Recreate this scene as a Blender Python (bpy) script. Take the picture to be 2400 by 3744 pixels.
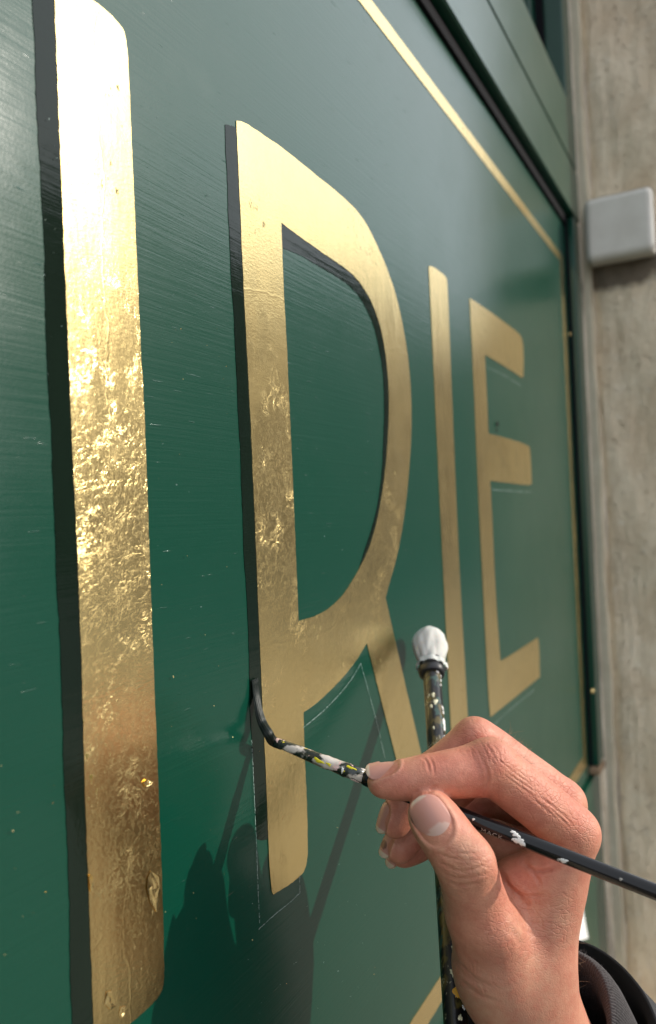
import bpy, bmesh, math, random
import numpy as np
from mathutils import Vector, Matrix
from mathutils.bvhtree import BVHTree

for o in list(bpy.data.objects): bpy.data.objects.remove(o, do_unlink=True)
SC = bpy.context.scene; COL = SC.collection
R_ = math.radians
rnd = random.Random(7)
# ------------------------------------------------------------------ camera
FPX, CX, CY = 2805.0, 1200.0, 1872.0            # focal length in photo pixels, principal point
CAMD, CAMZ = 0.19, 1.05                          # distance from the board, height above the pavement
YAW, PITCH, ROLL = 0.50028, 0.012607, -0.042855
def _basis():
    f = Vector((math.cos(YAW), math.sin(YAW), 0)); r = Vector((math.sin(YAW), -math.cos(YAW), 0)); u = Vector((0, 0, 1))
    f2 = f*math.cos(PITCH)+u*math.sin(PITCH); u2 = u*math.cos(PITCH)-f*math.sin(PITCH)
    return f2, r*math.cos(ROLL)+u2*math.sin(ROLL), u2*math.cos(ROLL)-r*math.sin(ROLL)
CF, CR, CU = _basis()
CO = Vector((0, -CAMD, CAMZ))
cam_d = bpy.data.cameras.new('camera'); cam = bpy.data.objects.new('camera', cam_d); COL.objects.link(cam)
cam_d.sensor_fit = 'VERTICAL'; cam_d.sensor_height = 36; cam_d.sensor_width = 36*2400/3744
cam_d.lens = FPX/3744*36; cam_d.clip_start = 0.01; cam_d.clip_end = 500
cam_d.dof.use_dof = True; cam_d.dof.focus_distance = 0.315; cam_d.dof.aperture_fstop = 9.0
M3 = Matrix((CR, CU, -CF)).transposed()
cam.matrix_world = Matrix.Translation(CO) @ M3.to_4x4()
SC.camera = cam
# ------------------------------------------------------------------ sky, sun, exposure
SUN = Vector((0.440, -0.806, 0.392)).normalized()    # towards the sun
SUN_EL = math.asin(SUN.z)
w = bpy.data.worlds.new('World'); SC.world = w; w.use_nodes = True
wn = w.node_tree; bg = wn.nodes['Background']
sky = wn.nodes.new('ShaderNodeTexSky'); sky.sky_type = 'NISHITA'; sky.sun_disc = False
sky.sun_elevation = SUN_EL; sky.sun_rotation = math.atan2(SUN.x, SUN.y)
sky.air_density = 1.0; sky.dust_density = 4.0; sky.ozone_density = 1.0; sky.altitude = 100
tcw = wn.nodes.new('ShaderNodeTexCoord'); cl = wn.nodes.new('ShaderNodeTexNoise'); cl.inputs['Scale'].default_value = 2.2; cl.inputs['Detail'].default_value = 6
wn.links.new(tcw.outputs['Generated'], cl.inputs['Vector'])
cr_ = wn.nodes.new('ShaderNodeValToRGB'); cr_.color_ramp.elements[0].position = .36; cr_.color_ramp.elements[1].position = .60
cr_.color_ramp.elements[0].color = (.84, .84, .84, 1); cr_.color_ramp.elements[1].color = (1, 1, 1, 1); wn.links.new(cl.outputs['Fac'], cr_.inputs[0])
mx = wn.nodes.new('ShaderNodeMix'); mx.data_type = 'RGBA'; wn.links.new(cr_.outputs[0], mx.inputs[0]); wn.links.new(sky.outputs[0], mx.inputs[6]); 
dt = wn.nodes.new('ShaderNodeVectorMath'); dt.operation = 'DOT_PRODUCT'; wn.links.new(tcw.outputs['Generated'], dt.inputs[0]); dt.inputs[1].default_value = SUN
pw = wn.nodes.new('ShaderNodeMath'); pw.operation = 'MAXIMUM'; wn.links.new(dt.outputs['Value'], pw.inputs[0]); pw.inputs[1].default_value = 0
p2_ = wn.nodes.new('ShaderNodeMath'); p2_.operation = 'POWER'; wn.links.new(pw.outputs[0], p2_.inputs[0]); p2_.inputs[1].default_value = 2
p3_ = wn.nodes.new('ShaderNodeMath'); p3_.operation = 'MULTIPLY_ADD'; wn.links.new(p2_.outputs[0], p3_.inputs[0]); p3_.inputs[1].default_value = 1.5; p3_.inputs[2].default_value = 7.8
hz = wn.nodes.new('ShaderNodeVectorMath'); hz.operation = 'MULTIPLY'; wn.links.new(p3_.outputs[0], hz.inputs[0]); hz.inputs[1].default_value = (.93, .98, 1.06)
wn.links.new(hz.outputs[0], mx.inputs[7])      # thin cloud, brighter towards the sun
wn.links.new(mx.outputs[2], bg.inputs[0]); bg.inputs[1].default_value = 0.15
sl = bpy.data.lights.new('sun', 'SUN'); so = bpy.data.objects.new('sun', sl); COL.objects.link(so)
sl.energy = 3.2; sl.angle = R_(0.5); sl.color = (1.0, 0.93, 0.82)
so.rotation_euler = SUN.to_track_quat('Z', 'Y').to_euler(); so.location = CO + SUN*3
SC.view_settings.view_transform = 'Standard'; SC.view_settings.look = 'None'
SC.view_settings.gamma = 1.0; SC.view_settings.exposure = 0.2
SC.render.engine = 'CYCLES'
SC.cycles.max_bounces = 6; SC.cycles.diffuse_bounces = 3; SC.cycles.glossy_bounces = 4; SC.cycles.caustics_reflective = False; SC.cycles.caustics_refractive = False

# ------------------------------------------------------------------ helpers
def ray(x, y): return CF + CR*((x-CX)/FPX) - CU*((y-CY)/FPX)
def at(x, y, t): return CO + ray(x, y)*t                       # a point at depth t (metres)
def wall(x, y, Y=0.0):                                         # a point on a plane parallel to the board
    d = ray(x, y); return CO + d*((Y-CO.y)/d.y)
def z1(x, y, t): return at(1250+x/1.339, 2550+y/1.339, t)
def mesh(name, verts, faces, mat=None, parent=None, smooth=False):
    me = bpy.data.meshes.new(name); me.from_pydata([tuple(v) for v in verts], [], faces); me.update()
    o = bpy.data.objects.new(name, me); COL.objects.link(o)
    if mat: me.materials.append(mat)
    if smooth: me.polygons.foreach_set('use_smooth', [True]*len(me.polygons))
    if parent: o.parent = parent
    return o
def bm_obj(name, bm, mat=None, parent=None, smooth=False):
    bmesh.ops.recalc_face_normals(bm, faces=bm.faces)
    me = bpy.data.meshes.new(name); bm.to_mesh(me); bm.free()
    o = bpy.data.objects.new(name, me); COL.objects.link(o)
    if mat: me.materials.append(mat)
    if smooth: me.polygons.foreach_set('use_smooth', [True]*len(me.polygons))
    if parent: o.parent = parent
    return o
def box_bm(bm, a, b, bevel=0.0, seg=2):
    m = bmesh.new()
    bmesh.ops.create_cube(m, size=1)
    for v in m.verts: v.co = Vector([(a[i]+b[i])/2 + v.co[i]*(b[i]-a[i]) for i in range(3)])
    if bevel: bmesh.ops.bevel(m, geom=list(m.edges), offset=bevel, segments=seg, affect='EDGES', profile=0.5)
    t = bpy.data.meshes.new('t'); m.to_mesh(t); m.free(); bm.from_mesh(t); bpy.data.meshes.remove(t)
def box(name, a, b, mat, parent=None, bevel=0.0, seg=2):
    bm = bmesh.new(); box_bm(bm, a, b, bevel, seg); return bm_obj(name, bm, mat, parent)
def empty(name, loc=(0, 0, 0)):
    o = bpy.data.objects.new(name, None); COL.objects.link(o); o.location = loc; o.empty_display_size = .05; return o
def put(o, p):                                                # parent o, keeping where it stands
    o.parent = p; o.matrix_parent_inverse = Matrix.Translation(-p.location); return o
def tag(o, label=None, cat=None, group=None, kind=None):
    for k, v in (('label', label), ('category', cat), ('group', group), ('kind', kind)):
        if v: o[k] = v
    return o
def catmull(pts, n=6, closed=False):
    P = [Vector(p) for p in pts]; out = []; m = len(P)
    for i in range(m if closed else m-1):
        p0 = P[(i-1) % m] if closed or i > 0 else P[0]*2-P[1]
        p1, p2 = P[i], P[(i+1) % m]
        p3 = P[(i+2) % m] if closed or i+2 < m else P[-1]*2-P[-2]
        for k in range(n):
            t = k/n
            out.append(0.5*((2*p1)+(p2-p0)*t+(2*p0-5*p1+4*p2-p3)*t*t+(3*p1-p0-3*p2+p3)*t**3))
    if not closed: out.append(P[-1])
    return out
def frames(pts):
    T = [(pts[min(i+1, len(pts)-1)]-pts[max(i-1, 0)]).normalized() for i in range(len(pts))]
    n = T[0].orthogonal().normalized(); out = []
    for t in T:
        n = (n-t*n.dot(t)).normalized(); out.append((t, n, t.cross(n)))
    return out
def tube(pts, radii, seg=16, caps=True, shape=None):
    fr = frames(pts); V = []; Fc = []
    for i, p in enumerate(pts):
        t, n, b = fr[i]
        for k in range(seg):
            a = 2*math.pi*k/seg; r = radii[i] if not shape else shape(i, a, radii[i])
            V.append(p+(n*math.cos(a)+b*math.sin(a))*r)
    for i in range(len(pts)-1):
        for k in range(seg):
            Fc.append((i*seg+k, i*seg+(k+1) % seg, (i+1)*seg+(k+1) % seg, (i+1)*seg+k))
    if caps:
        Fc.append(tuple(range(seg-1, -1, -1))); o = (len(pts)-1)*seg; Fc.append(tuple(o+k for k in range(seg)))
    return V, Fc

# ------------------------------------------------------------------ materials
class NT:
    def __init__(s, name):
        s.m = bpy.data.materials.new(name); s.m.use_nodes = True; s.t = s.m.node_tree; s.b = s.t.nodes['Principled BSDF']
        s.co = s.n('ShaderNodeTexCoord').outputs['Object']
    def n(s, ty, **kw):
        x = s.t.nodes.new(ty)
        for k, v in kw.items(): setattr(x, k, v)
        return x
    def set(s, sock, v):
        if isinstance(v, bpy.types.NodeSocket): s.t.links.new(v, sock)
        elif v is not None: sock.default_value = v
    def map(s, sc=(1, 1, 1), loc=(0, 0, 0), rot=(0, 0, 0), v=None):
        x = s.n('ShaderNodeMapping'); s.set(x.inputs[0], v or s.co); x.inputs[1].default_value = loc; x.inputs[2].default_value = rot; x.inputs[3].default_value = sc; return x.outputs[0]
    def noise(s, v, scale, detail=3, rough=.55, dist=0, out='Fac'):
        x = s.n('ShaderNodeTexNoise'); s.set(x.inputs['Vector'], v); x.inputs['Scale'].default_value = scale; x.inputs['Detail'].default_value = detail
        x.inputs['Roughness'].default_value = rough; x.inputs['Distortion'].default_value = dist; return x.outputs[out]
    def vor(s, v, scale, feature='F1', out='Distance', rand=1.0):
        x = s.n('ShaderNodeTexVoronoi', feature=feature); s.set(x.inputs['Vector'], v); x.inputs['Scale'].default_value = scale; x.inputs['Randomness'].default_value = rand; return x.outputs[out]
    def ramp(s, f, *st):
        x = s.n('ShaderNodeValToRGB'); s.set(x.inputs[0], f); e = x.color_ramp.elements
        while len(e) < len(st): e.new(.5)
        for i, (p, c) in enumerate(st):
            e[i].position = p; e[i].color = (c, c, c, 1) if isinstance(c, (int, float)) else (*c, 1)
        return x.outputs[0]
    def math(s, op, a, b=None, c=None):
        x = s.n('ShaderNodeMath', operation=op); s.set(x.inputs[0], a); s.set(x.inputs[1], b)
        if c is not None: s.set(x.inputs[2], c)
        return x.outputs[0]
    def mix(s, f, a, b, blend='MIX'):
        x = s.n('ShaderNodeMix', data_type='RGBA', blend_type=blend)
        s.set(x.inputs[0], f)
        for i, v in ((6, a), (7, b)): s.set(x.inputs[i], (*v, 1) if isinstance(v, tuple) and len(v) == 3 else v)
        return x.outputs[2]
    def bump(s, h, strength=.3, dist=.001, nrm=None):
        x = s.n('ShaderNodeBump'); s.set(x.inputs['Height'], h); x.inputs['Strength'].default_value = strength; x.inputs['Distance'].default_value = dist
        if nrm is not None: s.set(x.inputs['Normal'], nrm)
        return x.outputs[0]
    def attr(s, name, out='Color'):
        x = s.n('ShaderNodeAttribute'); x.attribute_name = name; return x.outputs[out]
    def done(s, **kw):
        for k, v in kw.items():
            k = {'color': 'Base Color', 'rough': 'Roughness', 'metal': 'Metallic', 'spec': 'Specular IOR Level', 'normal': 'Normal', 'coat': 'Coat Weight', 'coatr': 'Coat Roughness', 'sss': 'Subsurface Weight', 'ior': 'IOR', 'trans': 'Transmission Weight', 'sheen': 'Sheen Weight'}.get(k, k)
            s.set(s.b.inputs[k], (*v, 1) if isinstance(v, tuple) and len(v) == 3 and 'Color' in k else v)
        return s.m

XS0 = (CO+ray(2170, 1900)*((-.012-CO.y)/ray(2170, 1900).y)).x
SHADE_STAIN = (0, 0, 0)
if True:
    _d = ray(2265, 985); _p = CO+_d*((XS0-CO.x)/_d.x); SHADE_STAIN = (-_p.x*6, -_p.y*9, -_p.z*26)
def m_board():
    n = NT('green_gloss_paint')
    lines = n.noise(n.map((6, 40, 420)), 1.0, 4, .6, .3)
    lines2 = n.noise(n.map((30, 40, 900), rot=(0, R_(14), 0)), 1.0, 3, .6)
    grain = n.noise(n.co, 900, 2)
    dirt = n.noise(n.map((1, 1, 1)), 9, 5, .6)
    h = n.math('ADD', n.math('MULTIPLY', lines, .55), n.math('ADD', n.math('MULTIPLY', lines2, .35), n.math('MULTIPLY', grain, .15)))
    nick = n.ramp(n.noise(n.map((70, 70, 700), rot=(0, R_(-6), 0)), 1.0, 2, .5), (.70, 0), (.78, 1))
    h = n.math('ADD', h, n.math('MULTIPLY', nick, .6))
    col = n.mix(n.math('MULTIPLY', dirt, .5), (.0001, .049, .028), (.0001, .036, .021))
    ro = n.math('MULTIPLY_ADD', dirt, .14, .30)
    bn = n.bump(h, .7, .00025); n.set(n.b.inputs['Coat Normal'], bn); n.b.inputs['Coat IOR'].default_value = 1.62
    return n.done(color=col, rough=ro, normal=bn, spec=.15, coat=.62, coatr=n.math('MULTIPLY_ADD', n.ramp(n.noise(n.co, 24, 6, .7), (.35, 0), (.7, 1)), .10, .10))
def m_gold():
    n = NT('gold_leaf')
    warp = n.noise(n.co, 60, 3, .6, 0, 'Color')
    wv = n.n('ShaderNodeVectorMath', operation='MULTIPLY_ADD'); n.set(wv.inputs[0], warp); wv.inputs[1].default_value = (.03, .03, .03); n.set(wv.inputs[2], n.co)
    rn = n.noise(wv.outputs[0], 420, 3, .55, .5)
    ridge = n.ramp(n.math('ABSOLUTE', n.math('SUBTRACT', rn, .5)), (0.0, 1), (.035, 0))
    sx = n.n('ShaderNodeSeparateXYZ'); n.set(sx.inputs[0], n.co); zz = n.math('SUBTRACT', sx.outputs['Z'], CAMZ)
    band = n.ramp(n.math('MULTIPLY_ADD', zz, 2.0, .5), (.16, .15), (.27, .75), (.50, 1), (.62, .35), (.74, .06))      # the leaf was laid more crumpled low on the letters
    patch = n.math('MULTIPLY', n.ramp(n.noise(n.co, 22, 4, .65), (.32, .30), (.70, .85)), band)
    fine = n.noise(n.map((400, 400, 1100)), 1.0, 3, .65)
    grain = n.noise(n.co, 1500, 2, .6)
    broad = n.noise(n.co, 130, 3, .6)
    h = n.math('ADD', n.math('MULTIPLY', ridge, n.math('MULTIPLY', patch, .22)), n.math('ADD', n.math('MULTIPLY', fine, .30), n.math('ADD', n.math('MULTIPLY', n.noise(n.co, 700, 3, .65), .26), n.math('ADD', n.math('MULTIPLY', n.noise(n.map((55, 55, 11)), 1.0, 3, .6), 1.6), n.math('MULTIPLY', broad, .26)))))
    r2 = n.noise(wv.outputs[0], 170, 4, .6, 1.2)
    glint = n.math('MULTIPLY', n.ramp(n.math('ABSOLUTE', n.math('SUBTRACT', r2, .5)), (0.0, 1), (.018, 0)), n.math('MULTIPLY', n.ramp(n.noise(n.map(loc=(2, 0, 3)), 34, 3, .6), (.52, 0), (.60, 1)), band))
    lap = n.math('ABSOLUTE', n.math('SUBTRACT', n.math('FRACT', n.math('ADD', n.math('MULTIPLY', zz, 12.6), n.math('MULTIPLY', n.noise(n.co, 14, 4, .6), .35))), .5))
    lapx = n.math('ABSOLUTE', n.math('SUBTRACT', n.math('FRACT', n.math('ADD', n.math('MULTIPLY', sx.outputs['X'], 12.1), n.math('MULTIPLY', n.noise(n.map(loc=(1, 5, 2)), 16, 4, .6), .30))), .5))
    seam = n.math('MAXIMUM', n.ramp(lap, (0.0, 1), (.010, 0)), n.ramp(lapx, (0.0, 1), (.008, 0)))
    h = n.math('ADD', h, n.math('ADD', n.math('MULTIPLY', glint, .34), n.math('MULTIPLY', seam, .14)))
    worn = n.math('MULTIPLY', n.ramp(n.noise(n.map((1, 1, .5)), 420, 3, .7), (.62, 0), (.66, 1)), n.ramp(n.noise(n.co, 26, 2), (.57, 0), (.64, 1)))
    col = n.mix(n.noise(n.co, 40, 4, .6), (.97, .735, .31), (1.0, .80, .38))
    col = n.mix(worn, col, (.16, .12, .03))
    mt = n.math('SUBTRACT', 1.0, n.math('MULTIPLY', worn, .8))
    ro = n.math('MULTIPLY_ADD', n.noise(n.co, 30, 4, .6), .12, .165)
    return n.done(color=col, metal=mt, rough=ro, normal=n.bump(h, .30, .0005))
def m_simple(name, c, rough=.5, bump=0, bscale=500, bdist=.0003, var=None, vs=40, **kw):
    n = NT(name); col = c
    if var: col = n.mix(n.noise(n.co, vs, 4, .6), c, var)
    nr = n.bump(n.noise(n.co, bscale, 3, .6), bump, bdist) if bump else None
    return n.done(color=col, rough=rough, normal=nr, **kw)
def m_shade():
    n = NT('black_green_shade_paint')
    lines = n.noise(n.map((14, 40, 300)), 1.0, 4, .65, .3)
    blob = n.noise(n.map((1, 1, .6)), 110, 3, .6)
    col = n.mix(n.noise(n.map((60, 60, 14)), 1.0, 3), (.004, .009, .006), (.007, .016, .010))
    return n.done(color=col, rough=.09, normal=n.bump(n.math('ADD', n.math('MULTIPLY', lines, .6), n.math('MULTIPLY', blob, .5)), .25, .0006), spec=.32)
def m_stone():
    n = NT('weathered_limestone')
    a = n.noise(n.map((1, 1, .8)), 16, 8, .68, .3); b = n.noise(n.co, 75, 6, .7); c = n.noise(n.map((3, 3, 1)), 9, 6, .7, .8); d = n.noise(n.co, 300, 4, .7)
    col = n.mix(n.ramp(a, (.32, 0), (.68, 1)), (.70, .55, .38), (.90, .78, .59))
    col = n.mix(n.ramp(c, (.54, 0), (.72, .42)), col, (.40, .295, .19))
    col = n.mix(n.ramp(b, (.56, 0), (.72, .6)), col, (.88, .80, .67))
    col = n.mix(n.ramp(n.noise(n.map(loc=(4, 2, 1)), 60, 5, .7), (.60, 0), (.70, .42)), col, (.33, .245, .16))
    # shade under the box, mixed with dirt, painted into the stone colour
    st = n.n('ShaderNodeVectorMath', operation='LENGTH'); n.set(st.inputs[0], n.map((6, 9, 26), loc=SHADE_STAIN))
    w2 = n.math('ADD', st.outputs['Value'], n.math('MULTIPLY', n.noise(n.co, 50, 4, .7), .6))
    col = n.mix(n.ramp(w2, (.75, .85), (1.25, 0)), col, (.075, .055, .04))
    pit = n.ramp(n.noise(n.co, 130, 3, .6), (.60, 1), (.70, 0))
    return n.done(color=col, rough=.9, normal=n.bump(n.math('ADD', n.math('MULTIPLY', a, .6), n.math('ADD', n.math('MULTIPLY', b, .5), n.math('ADD', n.math('MULTIPLY', d, .2), n.math('MULTIPLY', pit, .4)))), .9, .005))
def m_stick():
    n = NT('paint_spattered_black_lacquer')
    base = n.mix(n.ramp(n.noise(n.map((1, 1, .25)), 130, 3, .6), (.50, 0), (.58, 1)), (.006, .006, .007), (.10, .075, .02))
    base = n.mix(n.ramp(n.noise(n.map((1, 1, .35), loc=(3, 1, 2)), 160, 3, .6), (.60, 0), (.64, 1)), base, (.035, .075, .06))
    sp = n.math('MULTIPLY', n.ramp(n.noise(n.map((1, 1, .6)), 420, 4, .7), (.60, 0), (.63, 1)), n.ramp(n.noise(n.co, 70, 2), (.50, 0), (.62, 1)))
    col = n.mix(sp, base, (.78, .70, .48))
    return n.done(color=col, rough=.28, normal=n.bump(n.math('ADD', sp, n.math('MULTIPLY', n.noise(n.co, 260, 3), .5)), .5, .0006))
def m_ferrule():
    n = NT('paint_caked_ferrule')
    a = n.noise(n.map((1, .6, 1)), 200, 3, .5, .3)
    col = n.mix(n.ramp(a, (.44, 0), (.51, 1)), (.62, .55, .48), (.010, .017, .013))
    col = n.mix(n.ramp(n.noise(n.map(loc=(5, 2, 1)), 300, 2, .5), (.63, 0), (.66, 1)), col, (.75, .50, .45))
    col = n.mix(n.ramp(n.noise(n.map(loc=(1, 7, 4)), 330, 2, .5), (.66, 0), (.69, 1)), col, (.70, .60, .02))
    return n.done(color=col, rough=.22, normal=n.bump(a, .5, .0008), spec=.6)
def m_skin():
    n = NT('skin')
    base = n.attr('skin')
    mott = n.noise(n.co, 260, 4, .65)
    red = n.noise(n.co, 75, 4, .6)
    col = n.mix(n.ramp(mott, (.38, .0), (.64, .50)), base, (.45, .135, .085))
    col = n.mix(n.ramp(red, (.45, 0), (.75, .30)), col, (.66, .40, .25))
    cell = n.vor(n.map((1, 1, 1)), 900, 'DISTANCE_TO_EDGE'); wr = n.noise(n.map((1.0, 1.0, 1.0)), 520, 4, .65, .8)
    cell2 = n.vor(n.map((1, .55, 1.3), rot=(.4, .3, .8)), 420, 'DISTANCE_TO_EDGE')
    h = n.math('ADD', n.math('MULTIPLY', n.ramp(cell, (0, 0), (.16, 1)), .14), n.math('ADD', n.math('MULTIPLY', wr, .7), n.math('MULTIPLY', n.ramp(cell2, (0, 0), (.10, 1)), n.math('MULTIPLY', n.attr('wrinkle', 'Fac'), .55))))
    n.b.inputs['Subsurface Radius'].default_value = (1.0, .35, .18); n.b.inputs['Subsurface Scale'].default_value = .0035
    return n.done(color=col, rough=n.math('MULTIPLY_ADD', mott, .2, .42), sss=.10, normal=n.bump(h, .70, .00035), spec=.45)
def m_cloth(name, c, sc, bump, dist=.0006, sheen=.0):
    n = NT(name); a = n.noise(n.co, sc, 4, .7)
    return n.done(color=n.mix(a, tuple(x*.6 for x in c), tuple(x*1.4 for x in c)), rough=.85, normal=n.bump(a, bump, dist), sheen=sheen)
def m_chamois():
    n = NT('white_chamois'); a = n.noise(n.map((1, 1, .4)), 120, 4, .6); y = n.ramp(n.noise(n.co, 170, 2), (.62, 0), (.72, .5))
    return n.done(color=n.mix(y, n.mix(a, (.52, .51, .46), (.70, .685, .63)), (.75, .68, .40)), rough=.75, normal=n.bump(a, .5, .001), sss=.1)
def m_pave():
    n = NT('concrete_paving'); br = n.n('ShaderNodeTexBrick'); n.set(br.inputs[0], n.map((1, 1, 1))); br.inputs['Scale'].default_value = 1.6
    br.inputs['Color1'].default_value = (.16, .14, .115, 1); br.inputs['Color2'].default_value = (.19, .165, .135, 1); br.inputs['Mortar'].default_value = (.2, .18, .15, 1); br.inputs['Mortar Size'].default_value = .008
    return n.done(color=n.mix(.35, br.outputs[0], n.mix(n.noise(n.co, 6, 6, .7), (.12, .105, .085), (.21, .185, .15))), rough=.85)
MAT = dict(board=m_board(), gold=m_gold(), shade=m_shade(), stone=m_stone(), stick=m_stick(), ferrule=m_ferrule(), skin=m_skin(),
    chalk=m_simple('chalk', (.30, .39, .36), .95), mortar=m_simple('cream_mortar', (.80, .73, .57), .9, .6, 120, .002, (.54, .46, .33), 30),
    plastic=m_simple('grey_plastic', (.78, .75, .69), .6, .25, 200, .0006, (.56, .52, .46), 30),
    gap=m_simple('black_seal_and_shade', (.006, .006, .008), .8, .3, 200, .001, spec=.12),  # black joints and seals, also the painted shade strip under the rail
    brass=m_simple('brass_screw', (.75, .6, .3), .35, metal=1.0),
    lacquer=m_simple('black_lacquer', (.005, .005, .006), .10, .05, 900, .0002, spec=.32),
    hair=m_simple('wet_paint_bristles', (.006, .010, .008), .32, .5, 1800, .0002, (.010, .018, .013), 400, spec=.3),
    rubber=m_simple('black_rubber', (.012, .012, .014), .4, .2, 400, .0003),
    print=m_simple('pale_print', (.30, .285, .26), .5), white=m_simple('white_paint', (.82, .80, .76), .45, .3, 700, .0003),
    orange=m_simple('orange_paint', (.75, .36, .03), .5, .4, 500, .0004), yellow=m_simple('yellow_paint', (.72, .62, .02), .4, .4, 500, .0004),
    cream=m_simple('cream_paint', (.80, .74, .50), .4, .4, 500, .0004), pink=m_simple('pink_paint', (.75, .52, .48), .4, .3, 500, .0004),
    paper=m_simple('white_paper', (.80, .80, .78), .8), chamois=m_chamois(),
    knit=m_cloth('charcoal_knit', (.055, .048, .048), 900, .8, .0008, .08), jacket=m_cloth('black_jacket_cloth', (.018, .018, .020), 1400, .35, .0004, .04),
    body_hair=m_simple('fine_body_hair', (.30, .20, .12), .5), pave=m_pave(), wood=m_simple('bare_wood', (.30, .20, .12), .8, .5, 300, .001),
    asphalt=m_simple('asphalt', (.05, .05, .052), .9, .5, 60, .01), wallb=m_simple('brown_render', (.07, .05, .038), .9, .4, 20, .01, (.10, .075, .055), 3),
    dark=m_simple('dark_interior', (.02, .02, .02), .9))
def m_glass():
    n = NT('window_glass'); return n.done(color=(.02, .025, .03), rough=.03, spec=.6)
MAT['glass'] = m_glass()
def m_nail():
    n = NT('fingernail'); return n.done(color=n.attr('nail'), rough=.42, sss=.15, spec=.45, normal=n.bump(n.noise(n.map((1, 1, 1)), 500, 2), .08, .0002))
MAT['nail'] = m_nail()
# ------------------------------------------------------------------ the street
tag(mesh('ground', [(-80, -120, -.12), (160, -120, -.12), (160, 40, -.12), (-80, 40, -.12)], [(0, 1, 2, 3)], MAT['asphalt']), kind='structure')
tag(box('pavement', (-60, -3.2, -.118), (120, 1.0, 0), MAT['pave'], None, .004), kind='structure')
tag(box('far_pavement', (-60, -14.0, -.118), (120, -11.5, 0), MAT['pave'], None, .004), kind='structure')
def far_house(x0, x1, h, label):
    r = empty('far_house', ((x0+x1)/2, -14.0, 0))
    put(box('wall', (x0, -20, 0), (x1, -14.0, h), MAT['wallb']), r)
    rf = mesh('roof', [(x0-.3, -13.7, h), (x1+.3, -13.7, h), (x1+.3, -20.3, h), (x0-.3, -20.3, h), (x0-.3, -17, h+1.4), (x1+.3, -17, h+1.4)],
              [(0, 1, 5, 4), (2, 3, 4, 5), (0, 4, 3), (1, 2, 5), (3, 2, 1, 0)], MAT['dark']); put(rf, r)
    nx = max(2, int((x1-x0)/3)); fl = max(1, int(h/3))
    for k in range(fl):
        for i in range(nx):
            cx = x0+(i+.5)*(x1-x0)/nx; z = .9+k*2.9
            wdo = box('window', (cx-.55, -14.02, z), (cx+.55, -13.95, z+1.5), MAT['white'], None, .01); put(wdo, r)
            p = box('pane', (cx-.48, -13.949, z+.07), (cx+.48, -13.94, z+1.43), MAT['glass']); p.parent = wdo; p.matrix_parent_inverse = Matrix.Translation(-r.location) @ Matrix.Identity(4); p.matrix_parent_inverse = wdo.matrix_world.inverted() if False else Matrix.Translation((0, 0, 0))
    tag(r, label, 'house')
far_house(15, 30, 9.6, 'tall brown rendered house across the street, mirrored in the gold')
far_house(30.2, 60, 11.5, 'taller brown rendered house farther along across the street')
far_house(-12, 4, 3.0, 'low brown single storey house across the street')

# ------------------------------------------------------------------ the shopfront
PR = .012                                                        # how far the frame stands proud of the board
def xpl(px, py, X):
    d = ray(px, py); return CO + d*((X-CO.x)/d.x)
ZU = wall(1629, 0, -PR).z; ZG = wall(1784, 0, -PR).z; ZT = wall(1915, 0, -PR).z
XB = wall(2116, 1900).x; XS = wall(2170, 1900, -PR).x + .002
ZB = wall(2150, 2880, -PR).z
XL = -1.6
sign = box('sign_board', (XL, 0, ZB-.012), (XB+.02, .02, ZU+.03), MAT['board'])
tag(sign, 'dark green painted sign board with gilded capital letters and gold border', 'sign board')
front = empty('shopfront_frame', (0, 0, 0))
tag(front, 'glossy dark green timber frame around and above the sign board', 'shopfront frame')
def prism(name, prof, x0, x1, mat, parent):                       # profile in (y, z) swept along x
    n = len(prof); V = [(x0, y, z) for y, z in prof]+[(x1, y, z) for y, z in prof]
    Fc = [tuple(range(n-1, -1, -1)), tuple(range(n, 2*n))]+[(i, (i+1) % n, n+(i+1) % n, n+i) for i in range(n)]
    bm = bmesh.new(); vs = [bm.verts.new(v) for v in V]
    for f in Fc: bm.faces.new([vs[i] for i in f])
    bmesh.ops.bevel(bm, geom=[e for e in bm.edges if abs((e.verts[0].co-e.verts[1].co).x) > .1], offset=.0012, segments=2, affect='EDGES')
    return bm_obj(name, bm, mat, parent)
prism('lower_rail_moulding', [(-PR, ZU), (-PR, ZG-.0012), (.03, ZG-.0012), (.03, ZU)], XL, XS-.002, MAT['board'], front)
prism('upper_rail_moulding', [(-PR, ZG+.0012), (-PR, ZT), (.075, ZT+.008), (.075, ZG+.0012)], XL, XS-.003, MAT['board'], front)
box('groove_backing', (XL, -PR+.004, ZG-.003), (XS-.004, .02, ZG+.003), MAT['gap'], front)
box('rail_shade_strip', (XL, -.0035, ZU-.013), (XB-.005, .0005, ZU-.0005), MAT['gap'], front, .001)  # added black strip standing in for shade and dark reflection under the rail
box('side_batten', (XB, -PR+.001, ZB), (XS, .02, ZU-.002), MAT['board'], front, .0012)
box('sealant_bead', (XB-.004, -.004, ZB), (XB, .01, ZU-.003), MAT['gap'], front, .001)
box('batten_foot', (XB-.002, -PR-.001, ZB-.012), (XS-.004, .015, ZB-.0015), MAT['wood'], front, .003)
box('bottom_rail', (XL, -.005, ZB-.26), (XS, .03, ZB-.014), MAT['board'], front, .002)
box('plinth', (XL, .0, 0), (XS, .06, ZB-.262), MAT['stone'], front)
box('window_jamb', (XS-.045, -PR+.001, ZT+.001), (XS, .02, 3.0), MAT['board'], front, .002)
box('jamb_stop', (XS-.075, .022, ZT+.001), (XS, .075, 3.0), MAT['board'], front, .002)
box('jamb_seal', (XS-.052, .012, ZT+.009), (XS-.046, .03, 3.0), MAT['gap'], front)
win = tag(empty('shop_window', (0, .06, ZT)), 'shop window glass above the green rail', 'window')
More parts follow.
